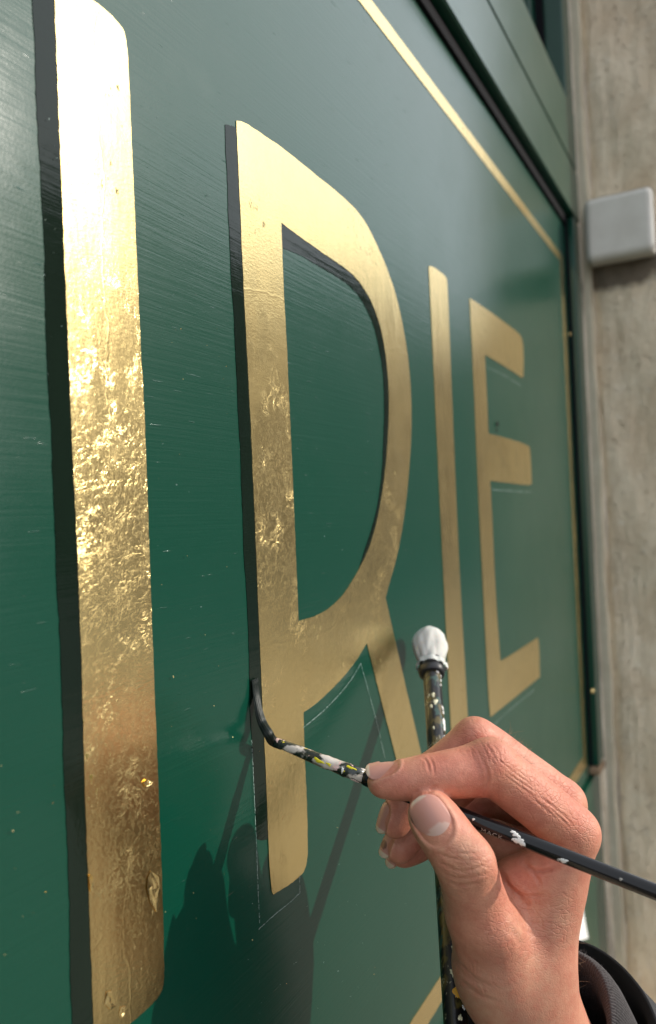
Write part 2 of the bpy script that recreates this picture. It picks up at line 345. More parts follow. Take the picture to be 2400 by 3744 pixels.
g_ = box('pane', (XL, .060, ZT+.006), (XS-.076, .066, 3.0), MAT['glass']); put(g_, win)
g_ = box('interior', (XL, .3, ZT-.2), (XS, .34, 3.0), MAT['dark']); put(g_, win)

# stone pier at right angles to the board, its near face turned to the camera
def stone_face():
    y0, y1, z0, z1_ = -.125, -.0265, .0, 3.0
    ny, nz = 26, 170; rr = np.random.RandomState(3)
    def nz2(y, z):
        return .0022*math.sin(31*z+9*y)+.0018*math.sin(57*y-23*z+1)+.0012*math.sin(143*z+71*y)
    bm = bmesh.new(); G = []
    for i in range(nz+1):
        row = []
        for j in range(ny+1):
            y = y1+(y0-y1)*(j/ny)**1.4; z = z0+(z1_-z0)*i/nz
            e = math.exp(-(y1-y)/.004)
            row.append(bm.verts.new((XS+.004+nz2(y, z)+.006*e+(.003*rr.rand() if j else 0), y-(.002*math.sin(40*z)+.003*math.sin(13*z)+.0015*rr.rand() if j == 0 else 0), z)))
        G.append(row)
    for i in range(nz):
        for j in range(ny): bm.faces.new((G[i][j], G[i][j+1], G[i+1][j+1], G[i+1][j]))
    B = {}
    for i in (0, nz):
        for j in (0, ny):
            v = G[i][j]; B[i, j] = bm.verts.new((XS+.6, v.co.y if j else .3, v.co.z))
    bm.faces.new([G[i][0] for i in range(nz+1)]+[B[nz, 0], B[0, 0]]); bm.faces.new([G[i][ny] for i in range(nz, -1, -1)]+[B[0, ny], B[nz, ny]])
    bm.faces.new([G[nz][j] for j in range(ny+1)]+[B[nz, ny], B[nz, 0]])
    bm.faces.new((B[0, 0], B[0, ny], B[nz, ny], B[nz, 0]))
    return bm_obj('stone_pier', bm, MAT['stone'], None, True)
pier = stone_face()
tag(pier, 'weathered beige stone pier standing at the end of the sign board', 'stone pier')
def mortar_strip():
    pts = []; V = []; Fc = []; n = 90
    for i in range(n+1):
        z = 3.0*i/n; wv = .0012*math.sin(21*z)+.0008*math.sin(67*z)
        V += [(XS+.001, -PR-.001, z), (XS-.001, -.0225+wv, z), (XS+.012, -.0245+wv, z), (XS+.014, -PR, z)]
    for i in range(n):
        for k in range(4): Fc.append((4*i+k, 4*i+(k+1) % 4, 4*i+4+(k+1) % 4, 4*i+4+k))
    return mesh('mortar_edge', V, Fc, MAT['mortar'], pier)
mortar_strip()
# grey plastic box on the pier
XP = XS-.03
c = [xpl(2128, 735, XP), xpl(2382, 668, XP), xpl(2402, 905, XP), xpl(2146, 968, XP)]
ya, yb = (c[0].y+c[3].y)/2, (c[1].y+c[2].y)/2; zb, zt = (c[2].z+c[3].z)/2, (c[0].z+c[1].z)/2
jb = empty('junction_box', (XS, (ya+yb)/2, (zb+zt)/2))
tag(jb, 'pale grey rounded plastic box fixed to the stone pier', 'junction box')
put(box('lid', (XP, yb, zb), (XP+.014, ya, zt), MAT['plastic'], None, .009, 5), jb)
put(box('back_box', (XP+.0145, yb+.002, zb+.002), (XS+.004, ya-.002, zt-.002), MAT['plastic'], None, .003, 2), jb)

# ------------------------------------------------------------------ gilding and painted shades, traced onto the board
def smooth_outline(segs, n=5):
    """segs: list of polylines in photo pixels; each is smoothed on its own, corners stay where they meet"""
    out = []
    for s in segs:
        p = catmull([Vector((x, y, 0)) for x, y in s], n) if len(s) > 2 else [Vector((*s[0], 0)), Vector((*s[1], 0))]
        for _ in range(14):                                    # iron out the hand-picked points
            p = [p[0]]+[p[i]*.5+(p[i-1]+p[i+1])*.25 for i in range(1, len(p)-1)]+[p[-1]]
        out += p[:-1]
    return [(v.x, v.y) for v in out]
def densify(pts, step=.0022, jit=.00016, seed=1):
    r = random.Random(seed); out = []
    for i in range(len(pts)):
        a, b = Vector(pts[i]), Vector(pts[(i+1) % len(pts)]); k = max(1, int((b-a).length/step))
        for q in range(k):
            p = a.lerp(b, q/k); out.append((p.x+r.uniform(-jit, jit), p.y+r.uniform(-jit, jit)))
    return out
def plate(name, loops, y, thick, mat, parent, jit=.00016, step=.0022, wob=0):
    cu = bpy.data.curves.new(name, 'CURVE'); cu.dimensions = '2D'; cu.fill_mode = 'BOTH'; cu.extrude = thick/2; cu.bevel_depth = 0
    for q, lp in enumerate(loops):
        d = densify(lp, step, jit, q+len(lp)); sp = cu.splines.new('POLY'); sp.points.add(len(d)-1); sp.use_cyclic_u = True
        for i, (x, z) in enumerate(d): sp.points[i].co = (x+wob*(math.sin(z*95)+.6*math.sin(z*210+1)), z+wob*math.sin(x*120), 0, 1)
    t = bpy.data.objects.new('t', cu); COL.objects.link(t); bpy.context.view_layer.update()
    me = bpy.data.meshes.new_from_object(t.evaluated_get(bpy.context.evaluated_depsgraph_get())); bpy.data.objects.remove(t)
    for v in me.vertices: v.co = (v.co.x, y-v.co.z-thick/2, v.co.y)
    me.name = name; me.materials.clear(); me.materials.append(mat)
    o = bpy.data.objects.new(name, me); COL.objects.link(o); o.parent = parent; return o
def W2(pts): return [(p.x, p.z) for p in (wall(x, y) for x, y in pts)]
ZBASE = wall(991, 3266).z
def drop(xa, ya, xb, yb):                                       # where an edge line through two pixels reaches the baseline
    a, b = wall(xa, ya), wall(xb, yb); k = (ZBASE-a.z)/(b.z-a.z); return (a.x+(b.x-a.x)*k, ZBASE)
# tall upright at the left
I1 = smooth_outline([[(196, -60), (300, -22), (338, 0), (416, 65), (448, 104), (461, 149), (471, 292), (484, 649), (500, 974), (513, 1299), (530, 1558), (549, 2182), (572, 2744), (592, 3244), (597, 3494), (598, 3594), (588, 3629), (560, 3664), (500, 3724), (430, 3770), (342, 3800)],
                     [(342, 3800), (332, 3544), (320, 3194), (302, 2744), (296, 2338), (265, 1714), (231, 873), (205, 200), (196, -60)]])
L1 = plate('letter', [W2(I1)], -.00028, .00012, MAT['gold'], sign); L1['label'] = 'leftmost gilded upright letter stroke with rounded corners'
S1 = smooth_outline([[(205, -60), (215, 200), (240, 873), (275, 1714), (306, 2338), (312, 2744), (330, 3194), (342, 3544), (352, 3810)], [(352, 3810), (266, 3810)], [(266, 3810), (262, 3700), (250, 3244), (232, 2744), (212, 2200), (190, 1714), (166, 1169), (159, 844), (146, 584), (130, 325), (117, 0), (114, -60)]])
plate('shade_stroke', [W2(S1)], -.00010, .00012, MAT['shade'], sign, .0002, .0022, .0002)
# R
RO1 = [[(862, 442), (887, 444), (910, 460), (975, 502), (1060, 562), (1140, 630), (1210, 685), (1275, 740), (1325, 795), (1360, 860), (1395, 935), (1430, 1025), (1460, 1125), (1482, 1250), (1497, 1350), (1505, 1500), (1502, 1625), (1492, 1750), (1482, 1850), (1467, 1950), (1450, 2040), (1427, 2115), (1408, 2185)],
       [(1408, 2185), (1425, 2260), (1457, 2400), (1505, 2610), (1530, 2715)]]
leg_r = drop(1457, 2400, 1535, 2740); leg_l = drop(1352, 2400, 1450, 2785)
RO2 = [[(1450, 2785), (1390, 2550), (1352, 2400), (1340, 2350)], [(1340, 2350), (1305, 2410), (1260, 2470), (1210, 2520), (1160, 2570), (1108, 2605)],
       [(1108, 2605), (1110, 2700), (1114, 2800), (1119, 2900), (1122, 3000), (1124, 3100), (1121, 3152), (1112, 3180), (1100, 3200), (1060, 3232), (1020, 3257), (997, 3270)],
       [(997, 3270), (991, 3262), (982, 3150), (975, 2950), (967, 2750), (957, 2550), (950, 2400), (942, 2200), (932, 1950), (922, 1700), (910, 1450), (902, 1300), (892, 1100), (882, 900), (872, 650), (862, 442)]]
RC = smooth_outline([[(1027, 815), (1085, 858), (1135, 895), (1200, 940), (1265, 982), (1305, 1020), (1340, 1070), (1370, 1130), (1395, 1210), (1410, 1300), (1420, 1400), (1422, 1500), (1417, 1625), (1405, 1750), (1390, 1850), (1367, 1950), (1335, 2040), (1300, 2100), (1260, 2168), (1220, 2210), (1175, 2242), (1130, 2260), (1090, 2270)],
                     [(1090, 2270), (1085, 2150), (1077, 1950), (1069, 1750), (1060, 1550), (1052, 1400), (1047, 1250), (1037, 1100), (1032, 975), (1027, 815)]])
RL = W2(smooth_outline(RO1))+[leg_r, leg_l]+W2(smooth_outline(RO2))
LR = plate('letter', [RL, W2(RC)], -.00028, .00012, MAT['gold'], sign); LR['label'] = 'gilded capital R whose shade is being painted'
SR = smooth_outline([[(870, 470), (880, 650), (892, 900), (902, 1100), (912, 1300), (932, 1700), (952, 2200), (960, 2400), (977, 2750), (990, 3062)], [(990, 3062), (965, 3075), (941, 3068)],
                     [(941, 3068), (937, 3025), (930, 2900), (922, 2750), (917, 2650), (910, 2400), (905, 2250), (895, 2075), (887, 1900), (877, 1650), (867, 1400), (862, 1300), (852, 1150), (842, 950), (835, 750), (822, 530), (823, 457)], [(823, 457), (845, 462), (870, 470)]])
plate('shade_stroke', [W2(SR)], -.00010, .00012, MAT['shade'], sign, .0002, .0022, .00022)
SC2 = smooth_outline([[(1015, 800), (1085, 846), (1135, 883), (1200, 928), (1265, 970), (1310, 1012), (1348, 1066), (1378, 1128), (1403, 1210), (1420, 1300), (1428, 1400), (1430, 1500), (1425, 1625), (1413, 1750), (1398, 1850), (1375, 1950), (1343, 2040), (1310, 2094)],
                      [(1310, 2094), (1312, 2074), (1355, 1950), (1377, 1860), (1395, 1750), (1405, 1550), (1405, 1400), (1387, 1275), (1370, 1200), (1350, 1150), (1325, 1100), (1295, 1060), (1260, 1032), (1210, 997), (1160, 970), (1110, 940), (1070, 922), (1024, 903)], [(1024, 903), (1015, 800)]])
plate('shade_stroke', [W2(SC2)], -.00010, .00012, MAT['shade'], sign, .0002, .0022, .00022)
# second I and E
i2l = drop(1610, 1900, 1637, 2450); i2r = drop(1670, 1900, 1700, 2450)
I2 = W2(smooth_outline([[(1567, 975), (1576, 971), (1600, 988), (1625, 1007), (1633, 1020), (1636, 1060), (1650, 1400), (1670, 1900), (1685, 2200), (1700, 2450)]]))+[i2r, i2l]+W2(smooth_outline([[(1637, 2450), (1625, 2200), (1610, 1900), (1587, 1400), (1567, 975)]]))
LI = plate('letter', [I2], -.00028, .00012, MAT['gold'], sign); LI['label'] = 'gilded capital I between the R and the E'
EE = smooth_outline([[(1716, 1092), (1724, 1094), (1800, 1145), (1850, 1183), (1898, 1220), (1911, 1238), (1915, 1325), (1913, 1378)], [(1913, 1378), (1908, 1382), (1895, 1372), (1850, 1342), (1772, 1297)], [(1772, 1297), (1780, 1450), (1785, 1585)], [(1785, 1585), (1860, 1604), (1925, 1626), (1936, 1634), (1939, 1660), (1944, 1765)], [(1944, 1765), (1940, 1777), (1870, 1766), (1791, 1758)],
                     [(1791, 1758), (1800, 1900), (1807, 2100), (1820, 2300), (1829, 2417)], [(1829, 2417), (1880, 2387), (1965, 2331)], [(1965, 2331), (1971, 2345), (1973, 2475)], [(1973, 2475), (1900, 2535), (1792, 2622)], [(1792, 2622), (1785, 2550), (1775, 2350), (1765, 2150), (1752, 1900), (1740, 1600), (1727, 1300), (1716, 1092)]])
LE = plate('letter', [W2(EE)], -.00028, .00012, MAT['gold'], sign); LE['label'] = 'gilded capital E at the right end of the board'
# gold border line
bz0, bz1 = (wall(1321, 0).z+wall(2036, 964).z)/2+.003, (wall(1371, 0).z+wall(2053, 936).z)/2-.001
bx0, bx1 = wall(2092, 1900).x, wall(2103, 1900).x
dz0, dz1 = wall(1496, 3744).z, wall(1563, 3744).z
bl = plate('border_line', [[(XL+.1, bz0), (bx0, bz0), (bx0, dz0), (XL+.1, dz0), (XL+.1, dz1), (bx1, dz1), (bx1, bz1), (XL+.1, bz1)]], -.00028, .00012, MAT['gold'], sign, .0002, .004)
# chalk guide lines, broken where the chalk skipped
def chalk(pts, wd=.0005, gap=.25, seed=1):
    r = random.Random(seed); P = [wall(x, y, -.0006) for x, y in pts]; V = []; Fc = []
    for a, b in zip(P, P[1:]):
        L = (b-a).length; d = (b-a)/L; nrm = Vector((-d.z, 0, d.x)); k = max(1, int(L/.0007))
        for i in range(k):
            if r.random() < gap: continue
            p = a+d*(L*i/k); q = a+d*(L*(i+.95)/k); s = wd*r.uniform(.10, .34); j = nrm*r.uniform(-.00012, .00012)
            o = len(V); V += [p+nrm*s+j, q+nrm*s+j, q-nrm*s+j, p-nrm*s+j]; Fc.append((o, o+1, o+2, o+3))
    return mesh('chalk_line', V, Fc, MAT['chalk'], sign)
chalk([(921, 2700), (930, 2890), (938, 3060), (944, 3240), (950, 3375)], .00055, .14, 1)
chalk([(947, 3397), (1010, 3340), (1060, 3300), (1097, 3265), (1097, 3200)], .00055, .08, 2)
chalk(smooth_outline([[(1110, 2660), (1185, 2600), (1250, 2530), (1290, 2480), (1320, 2425)], [(1320, 2425), (1345, 2515), (1375, 2625), (1395, 2710), (1412, 2790)]]), .00055, .12, 3)
chalk([(1800, 2655), (1870, 2590), (1955, 2520)], .0009, .35, 4)
chalk([(1775, 1340), (1850, 1375), (1905, 1410)], .0009, .5, 5)
chalk([(1800, 1790), (1940, 1800)], .0012, .5, 6)
# specks of leaf and dust stuck to the paint
def specks(name, n, mat, reg, s0, s1, seed):
    r = random.Random(seed); V = []; Fc = []
    for _ in range(n):
        x0, y0, x1, y1 = r.choice(reg); p = wall(r.uniform(x0, x1), r.uniform(y0, y1), -.0012); s = r.uniform(s0, s1)*r.random()**1.5+s0*.4; o = len(V); k = r.randint(3, 6); a0 = r.random()*6
        for i in range(k):
            a = a0+2*math.pi*i/k; q = s*r.uniform(.5, 1.2); V.append(p+Vector((math.cos(a)*q, r.uniform(-.0003, .0003), math.sin(a)*q)))
        Fc.append(tuple(range(o, o+k)))
    return tag(mesh(name, V, Fc, mat, sign), kind='stuff')
specks('gold_specks', 70, MAT['gold'], [(0, 2700, 230, 3500), (600, 2400, 1000, 3600), (1000, 2900, 1500, 3700), (560, 1200, 840, 2500)], .00014, .00045, 5)
specks('dust_specks', 110, MAT['chalk'], [(900, 3300, 1550, 3740), (1100, 1500, 1400, 2100), (560, 200, 800, 2400), (1150, 2600, 1400, 3400), (100, 300, 230, 1400)], .00012, .0004, 6)
specks('paint_spots', 3, MAT['gap'], [(1808, 1545, 1830, 1580)], .0025, .004, 8)
# loose flakes of leaf on the left upright and screws in the frame
def flake(pts, seed):
    r = random.Random(seed); P = [wall(x, y) for x, y in pts]; c = sum(P, Vector())/len(P); V = []; Fc = []
    for ring, f in enumerate((1.0, .66, .33)):
        for p in P: V.append(c.lerp(p, f)+Vector((0, -.0005-r.uniform(0, .0005), 0)))
    V.append(c+Vector((0, -.0008, 0))); n = len(P)
    for ring in range(2):
        for i in range(n): Fc.append((ring*n+i, ring*n+(i+1) % n, (ring+1)*n+(i+1) % n, (ring+1)*n+i))
    for i in range(n): Fc.append((2*n+i, 2*n+(i+1) % n, 3*n))
    return mesh('leaf_flake', V, Fc, MAT['gold'], sign)
flake([(548, 3182), (575, 3205), (585, 3235), (578, 3290), (568, 3335), (545, 3300), (532, 3250), (534, 3210)], 1)
flake([(517, 2862), (530, 2848), (545, 2852), (556, 2858), (548, 2868), (530, 2876)], 2)
flake([(385, 3625), (405, 3620), (410, 3650), (418, 3675), (400, 3690), (378, 3670)], 3)
flake([(438, 3680), (455, 3675), (452, 3705), (440, 3725), (430, 3710)], 4)
flake([(320, 3200), (330, 3196), (336, 3225), (333, 3260), (325, 3255)], 5)
for x, y, Yp, rr in ((2168, 2527, -PR, .0028), (2084, 1222, -.004, .0016)):
    p = wall(x, y, Yp); bm = bmesh.new(); bmesh.ops.create_uvsphere(bm, u_segments=10, v_segments=6, radius=rr)
    for v in bm.verts: v.co = Vector((v.co.x, v.co.y*.6, v.co.z))+p
    bm_obj('screw_head', bm, MAT['brass'], front, True)
pp = [wall(2096, 3190, -.007), wall(2112, 3215, -.007), wall(2152, 3430, -.007), wall(2060, 3460, -.007), wall(2060, 3200, -.007)]
pv = [p for p in pp]+[p+Vector((0, .0012, 0)) for p in pp]
tag(mesh('paper_sheet', pv, [(0, 1, 2, 3, 4), (9, 8, 7, 6, 5)]+[(i, (i+1) % 5, 5+(i+1) % 5, 5+i) for i in range(5)], MAT['paper']), 'white paper sheet on the lower rail, mostly hidden behind the wrist', 'paper sheet')
# ------------------------------------------------------------------ maulstick
def tv(pts): return [Vector(p) for p in pts]
stick_a, stick_b = at(1577, 2425, .455), at(1668, 3744, .315)
sd = (stick_b-stick_a).normalized()
maul = empty('maulstick', stick_b)
tag(maul, 'black paint spattered maulstick with white padded tip leaning on the board', 'maulstick')
n_ = 60
sp_ = [stick_a.lerp(stick_b+sd*.25, i/n_) for i in range(n_+1)]
V, Fc = tube(sp_, [.0052]*(n_+1), 20)
put(mesh('stick', V, Fc, MAT['stick'], None, True), maul)
V, Fc = tube([stick_a-sd*.004+sd*q for q in (0, .0006, .0035, .007, .0074, .0090, .0105, .0125, .013, .013)], [.0066, .0072, .0073, .0072, .0074, .0078, .0077, .0073, .0066, .0050], 28)
put(mesh('binding_band', V, Fc, MAT['rubber'], None, True), maul)
def pad():
    prof = [(.003, .0070), (.000, .0082), (-.003, .0091), (-.007, .0101), (-.011, .0104), (-.0145, .0099), (-.0175, .0086), (-.0200, .0066), (-.0217, .0040), (-.0225, .0015)]
    P = [stick_a+sd*(q-.003) for q, _ in prof]
    pf = []
    for (q0, r0), (q1, r1) in zip(prof, prof[1:]):
        for k in range(3): pf.append((q0+(q1-q0)*k/3, r0+(r1-r0)*k/3))
    pf.append(prof[-1]); P = [stick_a+sd*(q-.003) for q, _ in pf]; nn = len(pf)
    def sh(i, a, r):
        f = max(0, 1-i/(nn*.75)); fold = abs(math.sin(4.5*a+.9*math.sin(2*a)+.05*i))**.5-.6; fold2 = abs(math.sin(3.5*a-.12*i+1))**.6-.6
        return r*(1+.10*f*fold+.055*fold2+.03*math.sin(3*a+i*.25)+.02*math.sin(8*a-i*.5))
    prof = pf
    V, Fc = tube(P, [r for _, r in prof], 72, True, sh)
    o = mesh('padded_tip', V, Fc, MAT['chamois'], None, True); put(o, maul)
    V, Fc = tube([stick_a+sd*q for q in (.0038, .0024, .0005)], [.0088, .0090, .0087], 48, False, lambda i, a, r: r*(1+.05*math.sin(8*a+1)+.04*math.sin(3*a)+.03*math.sin(13*a+i)))
    put(mesh('pad_hem', V, Fc, MAT['chamois'], None, True), maul)
pad()
def dab(axis_pt, d, toward, rad, L, wd, mat, name, parent, seed):
    """a dab of dried paint lying on a round rod: an uneven patch that follows the rod"""
    r = random.Random(seed); t = (toward-d*toward.dot(d)).normalized(); s = d.cross(t); k = 36; V = []; Fc = []; ph = [r.uniform(0, 6.28) for _ in range(6)]
    for ring, (f, h) in enumerate(((1.0, .00004), (.8, .00018), (.4, .00024))):
        for i in range(k):
            a = 2*math.pi*i/k; q = f*(1+.20*math.sin(3*a+ph[0])+.18*math.sin(2*a+ph[1])+.14*math.sin(5*a+ph[2])+.10*math.sin(8*a+ph[3])+.08*math.sin(13*a+ph[4])+r.uniform(-.06, .06)); u = math.cos(a)*L*q; v = math.sin(a)*wd*q/rad
            V.append(axis_pt+d*u+(t*math.cos(v)+s*math.sin(v))*(rad+h))
    V.append(axis_pt+t*(rad+.00026))
    for ring in range(2):
        for i in range(k): Fc.append((ring*k+i, ring*k+(i+1) % k, (ring+1)*k+(i+1) % k, (ring+1)*k+i))
    for i in range(k): Fc.append((2*k+i, 2*k+(i+1) % k, 3*k))
    put(mesh(name, V, Fc, mat, None, True), parent)
def stick_at_y(py):
    k = (1/.455+(py-2425)*(1/.315-1/.455)/(3744-2425)); t = 1/k; x = 1577+(1668-1577)*((py-2425)/(3744-2425)); return at(x, py, t)
for i, (py, side, L, wd, m) in enumerate(((2655, .75, .0045, .0016, 'white'), (2612, .7, .0012, .0008, 'white'), (2598, .6, .0012, .0009, 'white'), (2705, .55, .0010, .0008, 'white'), (2470, .3, .0012, .0009, 'white'), (2448, .6, .0012, .0012, 'white'),
        (2560, -.1, .0014, .0009, 'cream'), (2585, .0, .0016, .0012, 'cream'), (2600, -.25, .0010, .0008, 'cream'), (2680, -.2, .0008, .0006, 'cream'), (3360, .0, .0012, .0011, 'cream'), (3388, -.1, .0010, .0006, 'cream'), (3422, -.05, .0012, .0005, 'cream'), (3482, .0, .0009, .0006, 'cream'), (3525, .0, .0028, .0008, 'cream'),
        (3572, -.1, .0014, .0008, 'cream'), (3640, .05, .0030, .0013, 'orange'), (3695, .35, .0008, .0009, 'white'), (3735, .1, .0012, .0008, 'cream'), (3662, .5, .0005, .0005, 'white'), (2478, .8, .0008, .0006, 'white'), (2495, .7, .0009, .0006, 'white'), (2515, .55, .0007, .0006, 'white'))):
    dab(stick_at_y(py), sd, (-CF*math.cos(side*1.3)+CR*math.sin(side*1.3)), .0052, L, wd, MAT[m], 'paint_dab', maul, i+1)

# ------------------------------------------------------------------ brush
bt = at(1345, 2846, .3075); be = at(2400, 3262, .2620); bd = (be-bt).normalized()
def brush_axis(px):
    # point of the brush axis seen at photo column px
    lo, hi = -.2, .6
    for _ in range(40):
        m = (lo+hi)/2; p = bt+bd*m-CO; x = CX+FPX*p.dot(CR)/p.dot(CF)
        if x < px: lo = m
        else: hi = m
    return bt+bd*(lo+hi)/2
brush = empty('paint_brush', brush_axis(1345))
tag(brush, 'black handled lettering brush held in the hand, its wet tip on the board', 'paint brush')
a0 = brush_axis(1010)
def ax(mm): return a0+bd*(mm/1000)
Lh = (brush_axis(1330)-a0).length*1000
hp = [(Lh, 2.75), (Lh+1, 3.15), (Lh+5, 3.35), (Lh+14, 3.3), (Lh+30, 3.0), (Lh+60, 2.75), (Lh+110, 2.7), (Lh+150, 2.6), (Lh+190, 2.2), (Lh+215, 1.6), (Lh+218, .6)]
hs = []
for (x0, r0), (x1, r1) in zip(hp, hp[1:]):
    for k in range(5): f = k/5; hs.append((x0+(x1-x0)*f, r0+(r1-r0)*f))
hs.append(hp[-1])
V, Fc = tube([ax(q) for q, _ in hs], [r/1000 for _, r in hs], 24)
put(mesh('handle', V, Fc, MAT['lacquer'], None, True), brush)
fp = [(-.5, 1.75), (0, 1.95), (4, 2.0), (10, 2.25), (Lh*.55, 2.6), (Lh*.60, 2.85), (Lh*.64, 2.6), (Lh*.75, 2.75), (Lh*.80, 3.0), (Lh*.85, 2.8), (Lh+.5, 2.9)]
V, Fc = tube([ax(q) for q, _ in fp], [r/1000 for _, r in fp], 24, True, lambda i, a, r: r*(1+.05*math.sin(3*a+i*1.7)))
put(mesh('ferrule', V, Fc, MAT['ferrule'], None, True), brush)
# bristles: leave the ferrule, bend, and lie flat against the board pointing up; a wet bundle of single hairs
b_pts = catmull([ax(3), ax(-1.5), at(983, 2684, .3215), at(962, 2648, .3252), wall(949, 2608, -.0042), wall(941, 2560, -.0024), wall(936, 2515, -.0014), wall(932, 2476, -.0010)], 6); nb = len(b_pts)
fr = frames(b_pts); V = []; Fc = []; rb = random.Random(21)
def hair_strand(cu, cv, r0, cut, wob):
    pts = []; rad = []
    for i in range(int(nb*cut)):
        f = i/(nb-1); flat = max(0, min(1, (f-.30)/.5)); t, n, b = fr[i]
        w = .0020*(1-.06*f); off = n*(cu*w)+b*(cv*w)
        off.y *= (1-.70*flat); off.x *= (1+.22*flat)
        pts.append(b_pts[i]+off+Vector((wob*math.sin(7*f+cu*9), 0, 0))*flat); rad.append(r0*(1-.35*f))
    Vt, Ft = tube(pts, rad, 6); o = len(V); V.extend(Vt); Fc.extend(tuple(o+k for k in f_) for f_ in Ft)
for k in range(150):
    a = rb.random()*2*math.pi; q_ = math.sqrt(rb.random()); hair_strand(q_*math.cos(a), q_*math.sin(a), .00026, rb.uniform(.93, 1.0), rb.uniform(-.0002, .0002))
o_b = mesh('bristles', V, Fc, MAT['hair'], None, True); put(o_b, brush); o_b['kind'] = 'stuff'
tocam = -CF
for i, (px, side, L, wd, m) in enumerate(((1905, .1, .0020, .0012, 'white'), (1890, -.55, .0012, .0008, 'white'), (2066, .25, .0015, .0008, 'white'), (1735, -.4, .0005, .0004, 'white'), (2270, -.2, .0006, .0004, 'print'), (1176, -.1, .0024, .0007, 'yellow'), (1212, -.15, .0010, .0006, 'yellow'), (1238, .0, .0010, .0009, 'pink'), (1306, .75, .0016, .0007, 'pink'), (1262, -.1, .0006, .0012, 'white'), (1285, -.9, .002, .0006, 'yellow'), (1912, -.2, .0009, .0005, 'white'), (1882, .1, .0005, .0004, 'white'), (2050, .4, .0008, .0005, 'print'), (1876, -.8, .0010, .0005, 'white'))):
    p = brush_axis(px); rr = .00275 if px > 1340 else .00275
    up = (-CF*math.cos(side)-CU*math.sin(side))
    dab(p, bd, up, rr+.0001, L, wd, MAT[m], 'paint_dab', brush, i+31)
# maker's name stamped on the handle
tc = bpy.data.curves.new('t', 'FONT'); tc.body = 'MACK.'; tc.size = 1.0; tc.space_character = 1.15
to = bpy.data.objects.new('t', tc); COL.objects.link(to); bpy.context.view_layer.update()
tm = bpy.data.meshes.new_from_object(to.evaluated_get(bpy.context.evaluated_depsgraph_get())); bpy.data.objects.remove(to)
xs = [v.co.x for v in tm.vertices]; ys = [v.co.y for v in tm.vertices]; tw, th = max(xs)-min(xs), max(v.co.y for v in tm.vertices)
p0 = brush_axis(1768); p1 = brush_axis(1853); LT = (p1-p0).length; R0 = .00292
tt = (-CF-bd*(-CF).dot(bd)).normalized(); ss = bd.cross(tt)
if ss.dot(CU) < 0: ss = -ss
V = []
for v in tm.vertices:
    u = (v.co.x-min(xs))/tw*LT; h = (v.co.y/th-.5)*.0019; ang = -.55+h/R0
    V.append(p0+bd*u+(tt*math.cos(ang)+ss*math.sin(ang))*R0)
put(mesh('stamped_lettering', V, [tuple(p.vertices) for p in tm.polygons], MAT['print']), brush)
# ------------------------------------------------------------------ the hand
# a field of tapered limbs in camera-aligned axes, joined smoothly and meshed; then placed in the world
def cz(x, y, t): return np.array([(1250+x/1.339-CX)/FPX*t, -(2550+y/1.339-CY)/FPX*t, t], dtype=np.float32)
VX = .0008
LO = np.array([.008, -.262, .246], dtype=np.float32); HI = np.array([.150, -.074, .392], dtype=np.float32)
DIM = np.ceil((HI-LO)/VX).astype(int)+1
BIG = np.float32(.05)
def smin(a, b, k):
    h = np.clip(.5+.5*(b-a)/k, 0, 1); return b*(1-h)+a*h-k*h*(1-h)
def chain(pts, n=5, k=.002, flat=None):
    """pts: (x, y, t, radius mm) -> distance field on the grid. flat=(dir, factor): squash along a direction"""
    C3 = catmull([Vector(tuple(float(q) for q in cz(*p[:3]))) for p in pts], n); C3 = np.array([tuple(v) for v in C3], dtype=np.float32)
    rr = []
    for i in range(len(pts)-1):
        for q in range(n): rr.append(pts[i][3]+(pts[i+1][3]-pts[i][3])*(lambda f: f*f*(3-2*f))(q/n))
    rr.append(pts[-1][3]); rr = np.array(rr, dtype=np.float32)/1000
    out = np.full(DIM, BIG, dtype=np.float32)
    mg = .014
    for a, b, ra, rb in zip(C3, C3[1:], rr, rr[1:]):
        lo = np.maximum(((np.minimum(a, b)-max(ra, rb)-mg-LO)/VX).astype(int), 0); hi = np.minimum(((np.maximum(a, b)+max(ra, rb)+mg-LO)/VX).astype(int)+1, DIM)
        if (hi <= lo).any(): continue
        gx, gy, gz = np.meshgrid(*[LO[i]+VX*np.arange(lo[i], hi[i], dtype=np.float32) for i in range(3)], indexing='ij', sparse=True)
        if flat is not None:
            # squash: measure distances with the given direction stretched
            fd, ff = flat
            d = b-a; L2 = float(d@d)+1e-12
            px, py, pz = gx-a[0], gy-a[1], gz-a[2]
            s = np.clip((px*d[0]+py*d[1]+pz*d[2])/L2, 0, 1)
            qx, qy, qz = px-s*d[0], py-s*d[1], pz-s*d[2]
            m = qx*fd[0]+qy*fd[1]+qz*fd[2]
            dist = np.sqrt(np.maximum(qx*qx+qy*qy+qz*qz+m*m*(ff*ff-1), 0))-(ra+(rb-ra)*s)
        else:
            d = b-a; L2 = float(d@d)+1e-12
            px, py, pz = gx-a[0], gy-a[1], gz-a[2]
            s = np.clip((px*d[0]+py*d[1]+pz*d[2])/L2, 0, 1)
            dist = np.sqrt((px-s*d[0])**2+(py-s*d[1])**2+(pz-s*d[2])**2)-(ra+(rb-ra)*s)
        sl = tuple(slice(lo[i], hi[i]) for i in range(3))
        out[sl] = smin(out[sl], dist.astype(np.float32), k) if k else np.minimum(out[sl], dist)
    return out
THUMB = [(742, 1210, .2960, 13.5), (672, 1075, .2905, 12.2), (640, 930, .2840, 10.8), (597, 812, .2795, 10.2), (520, 690, .2808, 9.4), (462, 608, .2835, 9.0), (435, 566, .2850, 7.9)]
